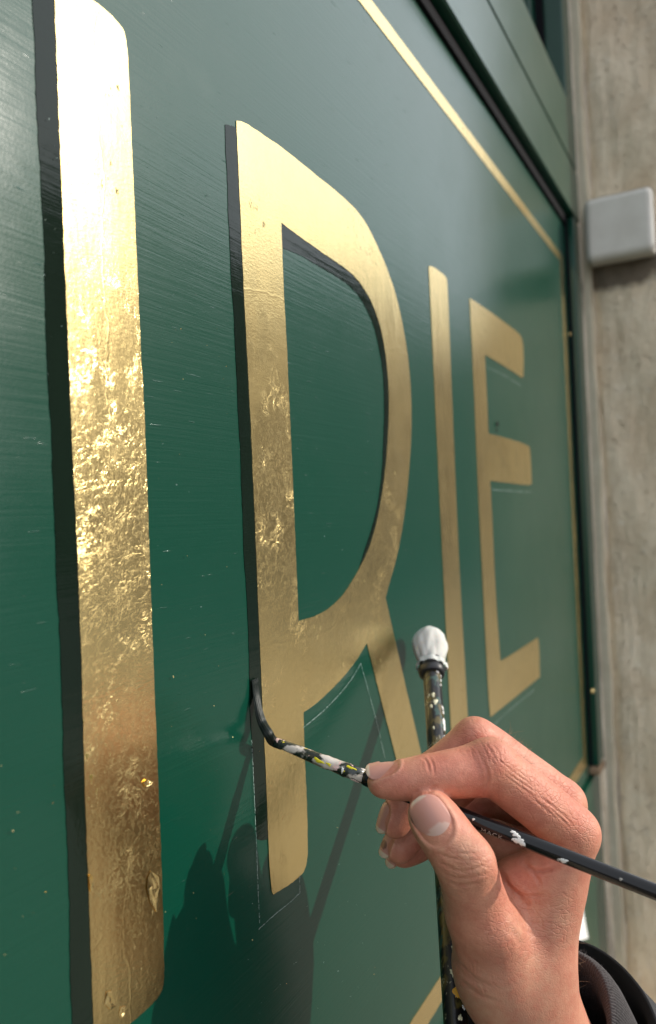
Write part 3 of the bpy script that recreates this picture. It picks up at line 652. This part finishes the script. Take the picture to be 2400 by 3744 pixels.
INDEX = [(1132, 664, .3050, 9.4), (1030, 575, .3022, 9.8), (880, 455, .2988, 9.7), (735, 345, .2970, 9.9), (680, 352, .2962, 9.6), (560, 372, .2945, 8.7), (430, 384, .2938, 7.6), (320, 402, .2938, 7.2), (200, 414, .2945, 5.9)]
MIDDLE = [(1080, 520, .3240, 8.8), (980, 440, .3225, 9.2), (800, 300, .3205, 8.6), (665, 202, .3190, 7.9), (610, 232, .3185, 7.6), (500, 320, .3180, 7.4), (385, 400, .3180, 7.0), (320, 500, .3170, 7.0), (262, 612, .3150, 6.3)]
RING = [(1060, 570, .3410, 8.8), (880, 440, .3400, 8.5), (690, 350, .3385, 8.2), (560, 450, .3370, 7.6), (420, 570, .3340, 7.1), (350, 650, .3290, 6.8), (282, 738, .3240, 6.3)]
LITTLE = [(1010, 650, .3560, 7.9), (860, 580, .3550, 7.6), (720, 520, .3530, 7.1), (600, 590, .3500, 6.8), (480, 660, .3440, 6.3), (380, 725, .3380, 6.1), (300, 768, .3320, 5.4)]
PALM = [
    [(1134, 664, .3055, 7.6), (1080, 800, .3050, 9.6), (1030, 960, .3045, 11.0), (975, 1130, .3035, 12.0), (930, 1330, .3045, 15.5)],
    [(1080, 528, .3240, 8.6), (1060, 800, .3220, 11.5), (990, 1080, .3200, 13.0), (930, 1330, .3180, 16.0)],
    [(1060, 575, .3410, 8.8), (1020, 800, .3380, 11.5), (970, 1080, .3340, 13.0), (930, 1340, .3300, 15.0)],
    [(1010, 655, .3560, 8.0), (980, 850, .3520, 11.0), (950, 1100, .3460, 13.0), (930, 1350, .3400, 14.0)],
    [(742, 1200, .2960, 13.6), (770, 1330, .3010, 16.5), (830, 1420, .3060, 18.0)],                      # ball of the thumb
    [(715, 1100, .2950, 9.0), (810, 1085, .3025, 6.5), (900, 1000, .3075, 6.5), (990, 900, .3080, 8.0)],   # web between thumb and first finger
    [(780, 1200, .3010, 11.0), (900, 1120, .3050, 9.5), (985, 1000, .3060, 9.0)],
    [(800, 985, .3130, 6.5), (840, 900, .3085, 7.2), (930, 880, .3060, 7.6), (1000, 860, .3065, 8.0)],     # fold at the root of the first finger
    [(820, 1180, .3220, 14.0), (900, 900, .3300, 9.0), (960, 800, .3350, 9.0)],                           # hollow of the palm
    [(980, 800, .3260, 9.5), (880, 770, .3270, 9.0), (790, 745, .3300, 8.5), (720, 700, .3350, 8.0)],      # flesh at the root of the middle finger
    [(850, 1250, .3080, 18.0), (880, 1400, .3090, 19.5), (918, 1540, .3110, 19.0), (990, 1720, .3180, 20.0), (1085, 1900, .3260, 21.0)],  # wrist
    [(870, 1300, .3260, 17.0), (900, 1420, .3270, 19.0), (940, 1560, .3290, 19.0), (1010, 1740, .3350, 20.0), (1100, 1900, .3420, 21.0)],
]
def palm_field():
    f = None
    for c in PALM:
        g = chain(c, 4, .003); f = g if f is None else smin(f, g, np.float32(.0050))
    return f
field = palm_field(); total = None; palm0 = field.copy()
dz = np.array([0, 0, 1], dtype=np.float32)
# squash the thumb's last joint along the nail's facing direction
THUMB_N = np.array([-.30, .22, -.93], dtype=np.float32); THUMB_N /= np.linalg.norm(THUMB_N)
for c, kk, kw in ((THUMB, .0045, dict(flat=(THUMB_N, 1.12))), (INDEX, .005, {}), (MIDDLE, .0045, {}), (RING, .004, {}), (LITTLE, .004, {})):
    g = chain(c, 5, .0015, **kw); g = smin(palm0, g, np.float32(kk))
    total = g if total is None else smin(total, g, np.float32(.0010))
# small swellings: knuckles and tendon
for (x, y, t, r, k) in ((1148, 655, .3025, 7.0, .006), (738, 300, .2945, 6.6, .005), (655, 185, .3165, 6.2, .004), (650, 800, .2745, 6.0, .006), (745, 1140, .2855, 7.0, .008), (1090, 505, .3225, 6.6, .005)):
    total = smin(total, chain([(x, y, t, r), (x+6, y+6, t, r)], 1, 0), np.float32(k))
def surface_nets(v):
    ins = v < 0; nx, ny, nz = v.shape
    acc = np.zeros((nx-1, ny-1, nz-1), np.int8)
    for i in (0, 1):
        for j in (0, 1):
            for k in (0, 1): acc += ins[i:nx-1+i, j:ny-1+j, k:nz-1+k]
    act = (acc > 0) & (acc < 8); idx = np.full(act.shape, -1, np.int64); ijk = np.argwhere(act); idx[act] = np.arange(len(ijk))
    S = np.zeros((len(ijk), 3), np.float64); N = np.zeros(len(ijk))
    I, J, K = ijk.T
    for ax_ in range(3):
        for p in (0, 1):
            for q in (0, 1):
                o0 = [0, 0, 0]; oth = [a for a in range(3) if a != ax_]; o0[oth[0]] = p; o0[oth[1]] = q; o1 = list(o0); o1[ax_] = 1
                a = v[I+o0[0], J+o0[1], K+o0[2]]; b = v[I+o1[0], J+o1[1], K+o1[2]]; m = (a < 0) != (b < 0)
                f = np.where(m, a/np.where(a == b, 1, a-b), 0)
                P = np.tile(np.array(o0, float), (len(ijk), 1)); P[:, ax_] = f; S += P*m[:, None]; N += m
    verts = ijk+S/N[:, None]; quads = []
    for ax_ in range(3):
        u, w_ = [a for a in range(3) if a != ax_]
        sl0 = [slice(1, -1)]*3; sl0[ax_] = slice(0, v.shape[ax_]-1); a = ins[tuple(sl0)]
        sl1 = list(sl0); sl1[ax_] = slice(1, v.shape[ax_]); b = ins[tuple(sl1)]
        E = np.argwhere(a != b); fl = a[tuple(E.T)]
        c = E.copy(); c[:, u] += 1; c[:, w_] += 1
        def cell(du, dw):
            q = c.copy(); q[:, u] -= du; q[:, w_] -= dw; return idx[q[:, 0], q[:, 1], q[:, 2]]
        Q = np.stack([cell(1, 1), cell(0, 1), cell(0, 0), cell(1, 0)], 1)
        fl2 = fl if ax_ != 1 else ~fl
        Q[~fl2] = Q[~fl2][:, ::-1]; quads.append(Q)
    return verts, np.concatenate(quads)
hv, hq = surface_nets(total); hv = hv*VX+LO
lab = np.arange(len(hv)); EQ = np.concatenate([hq[:, [0, 1]], hq[:, [1, 2]], hq[:, [2, 3]]])
while True:                                                      # keep the one connected body
    m_ = np.minimum(lab[EQ[:, 0]], lab[EQ[:, 1]]); new = lab.copy(); np.minimum.at(new, EQ[:, 0], m_); np.minimum.at(new, EQ[:, 1], m_); new = new[new]
    if (new == lab).all(): break
    lab = new
keep = lab == np.bincount(lab).argmax(); ren = np.cumsum(keep)-1; hq = ren[hq[keep[hq[:, 0]]]]; hv = hv[keep]
# light smoothing
def edges_of(q): return np.concatenate([q[:, [0, 1]], q[:, [1, 2]], q[:, [2, 3]], q[:, [3, 0]]])
EE_ = edges_of(hq)
def laplace(P, it, lam=.5):
    for _ in range(it):
        s = np.zeros_like(P); c = np.zeros(len(P)); np.add.at(s, EE_[:, 0], P[EE_[:, 1]]); np.add.at(c, EE_[:, 0], 1)
        P = P+lam*(s/np.maximum(c, 1)[:, None]-P)
    return P
hv = laplace(hv, 3)
def subdivide(P, Q):
    e = np.sort(np.concatenate([Q[:, [0, 1]], Q[:, [1, 2]], Q[:, [2, 3]], Q[:, [3, 0]]]), 1); key = e[:, 0].astype(np.int64)*len(P)+e[:, 1]
    uk, inv = np.unique(key, return_inverse=True); inv = inv.reshape(4, -1); n0 = len(P); mid = .5*(P[uk//n0]+P[uk % n0]); n1 = n0+len(mid)
    cen = P[Q].mean(1); c_ = n1+np.arange(len(Q)); m0, m1, m2, m3 = (n0+inv[i] for i in range(4))
    return np.concatenate([P, mid, cen]), np.concatenate([np.stack(s, 1) for s in ((Q[:, 0], m0, c_, m3), (m0, Q[:, 1], m1, c_), (c_, m1, Q[:, 2], m2), (m3, c_, m2, Q[:, 3]))])
hv, hq = subdivide(hv, hq); EE_ = edges_of(hq); hv = laplace(hv, 2)
def vnormals(P):
    a, b, c, d = (P[hq[:, i]] for i in range(4)); fn = np.cross(c-a, d-b); n = np.zeros_like(P)
    for i in range(4): np.add.at(n, hq[:, i], fn)
    return n/np.maximum(np.linalg.norm(n, axis=1), 1e-12)[:, None]
hn = vnormals(hv)
if (hn*(hv-hv.mean(0))).sum() < 0: hq = hq[:, ::-1]; EE_ = edges_of(hq); hn = -hn
def scr(P):                                                     # where each point stands in the working view used for the joints above
    return np.stack([(P[:, 0]/P[:, 2]*FPX+CX-1250)*1.339, (-P[:, 1]/P[:, 2]*FPX+CY-2550)*1.339], 1)
# ---- creases in the skin
def seg_dist(p, poly):
    best = np.full(len(p), 1e9); 
    for a, b in zip(poly, poly[1:]):
        a, b = np.array(a, float), np.array(b, float); d = b-a; s = np.clip(((p-a)@d)/(d@d), 0, 1); best = np.minimum(best, np.linalg.norm(p-a-s[:, None]*d, axis=1))
    return best
pz = scr(hv); facing = (hn*(-hv/np.linalg.norm(hv, axis=1)[:, None])).sum(1)
vis = np.clip(facing*3+.3, 0, 1)
def depth_ok(t0, t1): return ((hv[:, 2] > t0) & (hv[:, 2] < t1)).astype(float)
CREASES = [   # polyline, width px, depth mm, depth range
    ([(690, 300), (712, 360), (715, 420), (690, 470)], 7, .34, (.27, .31)), ([(660, 250), (680, 290), (690, 330)], 4, .16, (.27, .31)), ([(712, 235), (735, 270), (745, 320)], 5, .18, (.27, .31)), ([(735, 232), (765, 262), (775, 300)], 4, .18, (.27, .31)), ([(630, 255), (645, 290), (650, 320)], 4, .12, (.27, .31)), ([(690, 240), (715, 285), (722, 330)], 4, .14, (.27, .31)),
    ([(760, 300), (800, 330), (860, 380), (950, 440)], 4, .12, (.27, .315)), ([(780, 340), (850, 400), (930, 450), (1010, 520)], 4, .12, (.27, .315)), ([(800, 385), (880, 440), (960, 500)], 5, .16, (.27, .315)), ([(960, 470), (1040, 540), (1110, 600), (1150, 650)], 5, .2, (.27, .315)), ([(1000, 520), (1070, 590), (1120, 640)], 5, .18, (.27, .315)), ([(900, 470), (990, 540), (1060, 600)], 5, .16, (.27, .315)),
    ([(395, 292), (420, 320), (430, 370)], 6, .20, (.27, .31)), ([(425, 290), (448, 330), (455, 380)], 6, .18, (.27, .31)), ([(410, 470), (440, 455), (460, 440)], 8, .25, (.27, .31)),
    ([(455, 790), (520, 830), (600, 850), (680, 830), (740, 790)], 7, .20, (.25, .29)), ([(470, 760), (540, 790), (620, 790)], 7, .2, (.25, .29)), ([(480, 850), (560, 885), (650, 880), (745, 850)], 7, .18, (.25, .29)), ([(500, 900), (590, 920), (690, 905)], 8, .2, (.25, .29)), ([(560, 760), (640, 765), (720, 740)], 7, .2, (.25, .29)),
    ([(785, 880), (820, 930), (860, 965), (900, 1005)], 14, 1.1, (.27, .32)), ([(820, 930), (850, 1010), (900, 1060)], 9, .4, (.27, .32)), ([(870, 960), (930, 975), (1000, 965)], 9, .35, (.27, .32)), ([(880, 800), (935, 845), (990, 850), (1050, 835)], 10, .7, (.28, .33)), ([(930, 850), (960, 890), (970, 920)], 8, .3, (.28, .33)),
    ([(840, 1020), (900, 1090), (980, 1120)], 8, .2, (.27, .32)), ([(830, 1060), (880, 1130), (960, 1170)], 8, .18, (.27, .32)),
    ([(520, 1180), (560, 1280), (640, 1370), (760, 1430)], 10, .28, (.26, .32)), ([(530, 1250), (590, 1350), (690, 1420)], 8, .22, (.26, .32)), ([(560, 1360), (660, 1450), (790, 1500)], 9, .2, (.26, .32)), ([(820, 1130), (860, 1180), (880, 1230)], 14, .30, (.27, .31)),
    ([(930, 470), (980, 500), (1050, 540)], 5, .12, (.27, .315)), ([(700, 520), (780, 600), (860, 630)], 12, .2, (.28, .32)),
]
disp = np.zeros(len(hv))
rc = random.Random(5)
def fan(x0, y0, x1, y1, spread, ang, L, n, wd, dp, rng):
    for _ in range(n):
        f = rc.random(); cx_, cy_ = x0+(x1-x0)*f+rc.gauss(0, spread), y0+(y1-y0)*f+rc.gauss(0, spread); a = ang+rc.gauss(0, .28); l = L*rc.uniform(.4, 1.1)/2; b = rc.gauss(0, .18)*l
        dx, dy = math.cos(a), math.sin(a)
        CREASES.append(([(cx_-dx*l, cy_-dy*l), (cx_-dy*b, cy_+dx*b), (cx_+dx*l, cy_+dy*l)], wd*rc.uniform(.7, 1.2), dp*rc.uniform(.5, 1.2), rng))
fan(800, 330, 1150, 600, 26, .68, 90, 60, 3.2, 0.065, (.27, .315))
fan(820, 380, 1100, 620, 40, .95, 60, 40, 3.0, 0.052, (.27, .315))
fan(700, 250, 770, 310, 22, 1.15, 70, 14, 3.2, 0.104, (.27, .31))
fan(400, 300, 470, 330, 20, 1.35, 50, 10, 3.0, 0.058, (.27, .31))
fan(500, 800, 720, 830, 34, .08, 120, 26, 3.6, 0.078, (.25, .29))
fan(860, 1000, 1050, 1150, 50, 1.2, 110, 40, 3.6, 0.065, (.27, .32))
fan(840, 1040, 1080, 1080, 60, .3, 90, 30, 3.4, 0.052, (.27, .32))
fan(560, 1000, 760, 1050, 60, .15, 110, 24, 3.6, 0.052, (.25, .31))
fan(540, 1250, 700, 1450, 40, .85, 160, 22, 4.0, 0.065, (.25, .33))
fan(800, 260, 1120, 470, 40, .55, 70, 50, 3.0, 0.046, (.30, .34))
fan(640, 1100, 820, 1140, 50, .9, 80, 20, 3.4, 0.052, (.27, .31))
for poly, wd, dp, (t0, t1) in CREASES:
    q_ = np.array(poly); bb = 5*wd+6
    ids = np.where((pz[:, 0] > q_[:, 0].min()-bb) & (pz[:, 0] < q_[:, 0].max()+bb) & (pz[:, 1] > q_[:, 1].min()-bb) & (pz[:, 1] < q_[:, 1].max()+bb) & (hv[:, 2] > t0) & (hv[:, 2] < t1) & (facing > -.1))[0]
    if len(ids) == 0: continue
    d = seg_dist(pz[ids], [(v.x, v.y) for v in catmull([Vector((*p_, 0)) for p_ in poly], 4)])
    # fade towards both ends of the crease
    e_ = np.minimum(np.linalg.norm(pz[ids]-q_[0], axis=1), np.linalg.norm(pz[ids]-q_[-1], axis=1)); fade = np.clip(e_/(.25*np.linalg.norm(q_[-1]-q_[0])+1), .15, 1)
    disp[ids] += (-np.exp(-(d/wd)**2)*dp+.35*dp*np.exp(-((d-2.2*wd)/(1.2*wd))**2))*vis[ids]*fade
disp = np.clip(disp, -1.1, .3)
# fine fan of wrinkles on the backs of the finger joints and along the first finger
wr = np.zeros(len(hv))
for (x, y, s) in ((735, 270, 90), (1000, 540, 170), (880, 420, 120), (1150, 640, 110), (620, 840, 140), (650, 170, 90), (1080, 450, 120), (880, 1030, 130), (850, 1150, 200), (1050, 1100, 150)):
    wr = np.maximum(wr, np.exp(-(((pz[:, 0]-x)**2+(pz[:, 1]-y)**2)/s**2)))
hv = hv+hn*(disp/1000)[:, None]
# ---- nails: frames on each fingertip
def npv(*a): v = np.array(a, float); return v/np.linalg.norm(v)
NAILS = [  # name, centre of nail in view, depth, axis to tip, outward normal, half length, half width (mm), lunula, free edge
    ('thumb', (450, 592, .2815), (-.58, .74, .18), tuple(THUMB_N), 9.0, 6.9, .80, .05),
    ('index', (205, 372, .2945), (-.97, -.10, .04), (-.16, .93, -.42), 6.6, 4.8, .0, .10),
    ('middle', (215, 590, .3150), (-.42, -.90, -.10), (-.86, .30, -.50), 6.2, 4.7, .0, .16),
    ('ring', (225, 722, .3240), (-.62, -.72, -.28), (-.72, .40, -.60), 5.4, 4.2, .0, .2),
    ('little', (228, 780, .3310), (-.66, -.70, -.28), (-.72, .35, -.60), 4.6, 3.6, .0, .25)]
nail_objs = []
def frame(axis, nrm):
    n = npv(*nrm); a = np.array(axis, float); a -= n*(a@n); a /= np.linalg.norm(a); return a, n, np.cross(a, n)
# press a bed into the skin for each nail
tree_m = BVHTree.FromPolygons([tuple(v) for v in hv], [tuple(q) for q in hq.tolist()])
beds = []
for nm, c, axs, nr, hl, hw, lun, fe in NAILS:
    a, n, b = frame(axs, nr); c0 = cz(*c).astype(float)
    hit = tree_m.ray_cast(Vector(c0+n*.02), Vector(-n), .05)
    c0 = np.array(hit[0]) if hit[0] else c0
    beds.append((nm, c0, a, n, b, hl/1000, hw/1000, lun, fe))
cmask = np.zeros(len(hv))
for nm, c0, a, n, b, hl, hw, lun, fe in beds:
    rel = hv-c0; u = rel@a/hl; v = rel@b/hw; w_ = rel@n
    near = (np.abs(w_) < .007) & ((hn@n) > -.1)
    s = (np.abs(u)**2.6+np.abs(v)**2.6)**(1/2.6)
    ins_ = np.clip((1.02-s)/.10, 0, 1)*near; rim = np.exp(-((s-1.12)/.10)**2)*near*np.where(u > .75, np.clip((1.1-u)/.35, 0, 1), 1)*np.where(u < -.6, .55, 1)
    hv = hv+n[None]*((-.00045*ins_+.00045*rim)[:, None])
    cmask = np.maximum(cmask, rim)
hn = vnormals(hv)
if (hn*(hv-hv.mean(0))).sum() < 0: hn = -hn
# ---- skin colour (flush and tan, darker creases, wrist shading painted in)
base = np.tile(np.array([.63, .300, .200]), (len(hv), 1))
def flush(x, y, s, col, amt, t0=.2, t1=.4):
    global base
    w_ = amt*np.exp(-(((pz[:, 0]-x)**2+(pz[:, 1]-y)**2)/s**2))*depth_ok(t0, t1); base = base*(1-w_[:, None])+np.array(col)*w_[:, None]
PINK = (.69, .250, .178); TAN = (.61, .325, .20); REDD = (.58, .175, .115); PALE = (.74, .44, .30)
for a in ((560, 380, 230, PINK, .75), (250, 440, 120, PINK, .7), (950, 520, 190, PINK, .45), (740, 300, 80, REDD, .55), (1160, 600, 90, REDD, .6), (1120, 470, 70, REDD, .4), (430, 340, 50, REDD, .35), (150, 440, 60, REDD, .4), (690, 430, 60, REDD, .45), (640, 240, 90, PINK, .5), (280, 600, 120, REDD, .35), (290, 770, 100, REDD, .5),
          (600, 800, 130, TAN, .8), (640, 720, 60, PALE, .6), (700, 1120, 70, PALE, .3), (560, 1060, 80, REDD, .3), (1020, 1160, 90, REDD, .25), (800, 1420, 90, REDD, .35), (700, 1340, 70, PALE, .25), (860, 920, 110, PINK, .7), (760, 1250, 150, REDD, .35), (900, 1400, 160, TAN, .6), (850, 1500, 120, REDD, .25), (1040, 1000, 120, TAN, .6), (620, 520, 80, REDD, .5), (980, 820, 90, PINK, .5), (600, 1200, 150, PINK, .3), (840, 1130, 60, PALE, .35)):
    flush(*a)
base = base*np.array([.93, .84, .81])
for a in ((900, 1480, 230, (.40, .215, .14), .75), (760, 1290, 130, (.42, .17, .115), .5), (640, 1480, 160, (.44, .25, .165), .6), (1060, 1120, 110, (.42, .23, .15), .6), (330, 620, 70, (.42, .17, .11), .5), (330, 770, 70, (.42, .16, .11), .6), (560, 990, 110, (.52, .26, .175), .5), (1130, 880, 70, (.46, .22, .145), .5)):  # browner wrist: tan together with its shading, put into the colour
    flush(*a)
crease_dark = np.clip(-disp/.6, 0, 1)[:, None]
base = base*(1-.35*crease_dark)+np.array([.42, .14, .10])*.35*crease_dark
base = base*(1-.4*cmask[:, None])+np.array(PALE)*.4*cmask[:, None]
MW = np.array([tuple(CR), tuple(CU), tuple(CF)])
def to_world(P): return P@MW+np.array(tuple(CO))
person = empty('person', tuple(to_world(cz(1085, 1960, .308)[None].astype(float))[0]))
tag(person, 'hand of a person in a black jacket holding the brush against the board', 'person')
hm = bpy.data.meshes.new('hand'); hm.from_pydata(to_world(hv).tolist(), [], hq.tolist()); hm.update()
hm.polygons.foreach_set('use_smooth', [True]*len(hm.polygons)); hm.materials.append(MAT['skin'])
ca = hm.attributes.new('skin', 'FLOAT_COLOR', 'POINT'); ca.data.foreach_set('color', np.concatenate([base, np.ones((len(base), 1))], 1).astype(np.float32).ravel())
wa = hm.attributes.new('wrinkle', 'FLOAT', 'POINT'); wa.data.foreach_set('value', wr.astype(np.float32))
hand = bpy.data.objects.new('hand', hm); COL.objects.link(hand); put(hand, person)
tree_m = BVHTree.FromPolygons([tuple(v) for v in hv], [tuple(q) for q in hq.tolist()])
for nm, c0, a, n, b, hl, hw, lun, fe in beds:
    nu, nv = 22, 18; V = []; Cc = []
    for i in range(nu+1):
        for j in range(nv+1):
            u, v = -1+2*i/nu, -1+2*j/nv
            lim = (1-abs(u)**3.0)**(1/2.4) if abs(u) < 1 else 0.0
            vv = v*max(lim, .25 if u > 0 else .02)
            p = c0+a*hl*u*1.0+b*hw*vv
            hit = tree_m.ray_cast(Vector(p+n*.012), Vector(-n), .03)
            base_p = np.array(hit[0]) if hit[0] else p-n*.001
            # keep the plate a smooth arch: cylinder bend, never below the bed
            arch = c0+a*hl*u+b*hw*vv-n*(hw*.42*vv*vv+hl*.10*u*u)+n*.00012
            if (base_p-arch)@n > -.0004 and abs((base_p-arch)@n) < .0016: q = base_p*.55+arch*.45+n*.00022
            else: q = arch if (arch-base_p)@n > 0 else base_p+n*.0002
            q = q-n*.0005*np.clip((-u-.72)/.28, 0, 1)-n*.00035*np.clip((abs(v)-.8)/.2, 0, 1)*(u < .7)
            V.append(q)
            bed = np.array([.60, .265, .20])
            if lun and ((u+1.0)/lun)**2+(v/.95)**2 < 1: bed = np.array([.68, .41, .32])
            if u > 1-2*fe+.25*v*v*fe: bed = np.array([.72, .52, .37])
            bed = bed*(1-.12*abs(v)**3)*(1-.25*np.clip((-u-.80)/.2, 0, 1))
            if nm == 'ring' and ((u-.1)/.35)**2+((v+.25)/.5)**2 < 1: bed = bed*.35
            if nm in ('middle', 'ring', 'little') and abs(v) > .8: bed = bed*np.array([.75, .68, .6])
            Cc.append((*bed, 1))
    Vw = to_world(np.array(V)); nW = n@MW
    Fc = [(i*(nv+1)+j, (i+1)*(nv+1)+j, (i+1)*(nv+1)+j+1, i*(nv+1)+j+1) for i in range(nu) for j in range(nv)]
    # smooth the plate
    G = Vw.reshape(nu+1, nv+1, 3)
    for _ in range(4): G[1:-1, 1:-1] = .5*G[1:-1, 1:-1]+.125*(G[2:, 1:-1]+G[:-2, 1:-1]+G[1:-1, 2:]+G[1:-1, :-2])
    Vw = G.reshape(-1, 3)
    o = mesh('nail', Vw.tolist(), Fc, MAT['nail'], None, True)
    at_ = o.data.attributes.new('nail', 'FLOAT_COLOR', 'POINT'); at_.data.foreach_set('color', np.array(Cc, np.float32).ravel())
    fn = sum((Vector(p.normal) for p in o.data.polygons), Vector())
    if fn.dot(Vector(nW)) < 0: o.data.flip_normals()
    so_ = o.modifiers.new('thick', 'SOLIDIFY'); so_.thickness = .0005; so_.offset = -1
    put(o, person)
# ------------------------------------------------------------------ cuff and sleeve
fa = (CR*.42-CU*.75+CF*.30).normalized()                          # the forearm runs away from the hand, down and back
fu = (CU-fa*CU.dot(fa)).normalized(); fs = fa.cross(fu)
if fs.dot(CR) < 0: fs = -fs
def sleeve(name, centre, prof, seg, shape, mat, su=1.0, ss_=1.0, drift=(0, 0)):
    V = []; Fc = []; n = len(prof)
    for i, (d, r) in enumerate(prof):
        for k in range(seg):
            a = 2*math.pi*k/seg; q = shape(i, a, r, d)
            V.append(centre+fa*d+fu*(math.sin(a)*q*su+drift[0]*max(d, 0))+fs*(math.cos(a)*q*ss_+drift[1]*max(d, 0)))
    for i in range(n-1):
        for k in range(seg): Fc.append((i*seg+k, (i+1)*seg+k, (i+1)*seg+(k+1) % seg, i*seg+(k+1) % seg))
    o = mesh(name, V, Fc, mat, None, True); put(o, person); return o
cc = at(1952, 3725, .330)
kp = [(.070, .0262), (.040, .0272), (.020, .0280), (.008, .0288), (.002, .0300), (-.002, .0318), (-.0035, .0335), (-.002, .0352), (.002, .0363), (.008, .0368), (.016, .0366), (.028, .0362), (.05, .036), (.09, .036)]
kp2 = []
for (d0, r0), (d1, r1) in zip(kp, kp[1:]):
    for q in range(3): kp2.append((d0+(d1-d0)*q/3, r0+(r1-r0)*q/3))
kp2.append(kp[-1])
def knit_shape(i, a, r, d):
    rib = .00042*math.sin(170*a+.8*math.sin(3*a)+.05*i); return r+rib+.0014*math.sin(2*a+.6)+.0008*math.sin(5*a+i*.1)
sleeve('knit_cuff', cc, kp2, 850, knit_shape, MAT['knit'])
jc = at(2030, 3790, .350)
jp = [(.05, .0340), (.03, .0372), (.018, .0395), (.008, .0420), (.002, .0440), (-.001, .0452), (-.001, .0462), (.003, .0467), (.012, .0470), (.024, .0473), (.04, .0478), (.07, .0490), (.11, .051), (.16, .053), (.22, .055), (.30, .058), (.42, .062), (.46, .050), (.47, .02), (.472, .001)]
jp2 = []
for (d0, r0), (d1, r1) in zip(jp, jp[1:]):
    for q in range(4): jp2.append((d0+(d1-d0)*q/4, r0+(r1-r0)*q/4))
jp2.append(jp[-1])
def jack_shape(i, a, r, d):
    f = min(1, max(0, d)/.03)
    return r+.0014*math.sin(3*a+1.0)+.0022*f*math.sin(5*a+d*60+.8)+.0020*f*math.sin(9*a-d*110)+.0016*f*math.sin(70*d+4*math.sin(2*a))
sleeve('jacket_sleeve', jc, jp2, 160, jack_shape, MAT['jacket'], 1.0, 1.0, (0, .10))
# fine hairs on the wrist, the back of the hand and the far knuckle
def hairs():
    r = random.Random(11); V = []; Fc = []
    W_ = to_world(hv); Nw = hn@MW; cand = np.where((np.abs(facing) < .35))[0]
    regs = [((1050, 1180, 1150, 1480), 16, .006), ((760, 180, 930, 330), 55, .0045), ((1130, 640, 1260, 980), 12, .004)]
    for (x0, y0, x1, y1), n, L in regs:
        ids = cand[(pz[cand, 0] > x0) & (pz[cand, 0] < x1) & (pz[cand, 1] > y0) & (pz[cand, 1] < y1)]
        if len(ids) == 0: continue
        for _ in range(n):
            i = int(r.choice(list(ids))); p = Vector(W_[i]); nn = Vector(Nw[i]); d = (nn*.7+Vector((r.uniform(-1, 1), r.uniform(-1, 1), r.uniform(-1, 1)))*.5-CU*.2+CR*.3).normalized()
            ln = L*r.uniform(.4, 1.1); curl = Vector((r.uniform(-1, 1), r.uniform(-1, 1), r.uniform(-1, 1)))*.5
            pts = [p-nn*.0004+d*ln*q+curl*ln*q*q for q in (0, .35, .7, 1)]
            o = len(V); Vt, Ft = tube(pts, [.00005, .00004, .00003, .00002], 4, False); V += Vt; Fc += [tuple(o+k for k in f) for f in Ft]
    o = mesh('body_hair', V, Fc, MAT['body_hair']); put(o, person); o['kind'] = 'stuff'
hairs()
def fuzz():
    r = random.Random(4); V = []; Fc = []
    for _ in range(900):
        a = r.uniform(-.6, 2.6); i = r.randint(12, 36); d, rd = kp2[i]; p = cc+fa*d+fu*(math.sin(a)*rd)+fs*(math.cos(a)*rd)
        out = (fu*math.sin(a)+fs*math.cos(a)-fa*.3+Vector((r.uniform(-1, 1), r.uniform(-1, 1), r.uniform(-1, 1)))*.7).normalized(); L = r.uniform(.0008, .0028); cv = Vector((r.uniform(-1, 1), r.uniform(-1, 1), r.uniform(-1, 1)))*.6
        o = len(V); Vt, Ft = tube([p, p+out*L*.5, p+(out+cv*.5)*L], [.00007, .00005, .00003], 3, False); V += Vt; Fc += [tuple(o+k for k in f) for f in Ft]
    o = mesh('knit_fuzz', V, Fc, MAT['knit']); put(o, person); o['kind'] = 'stuff'
fuzz()
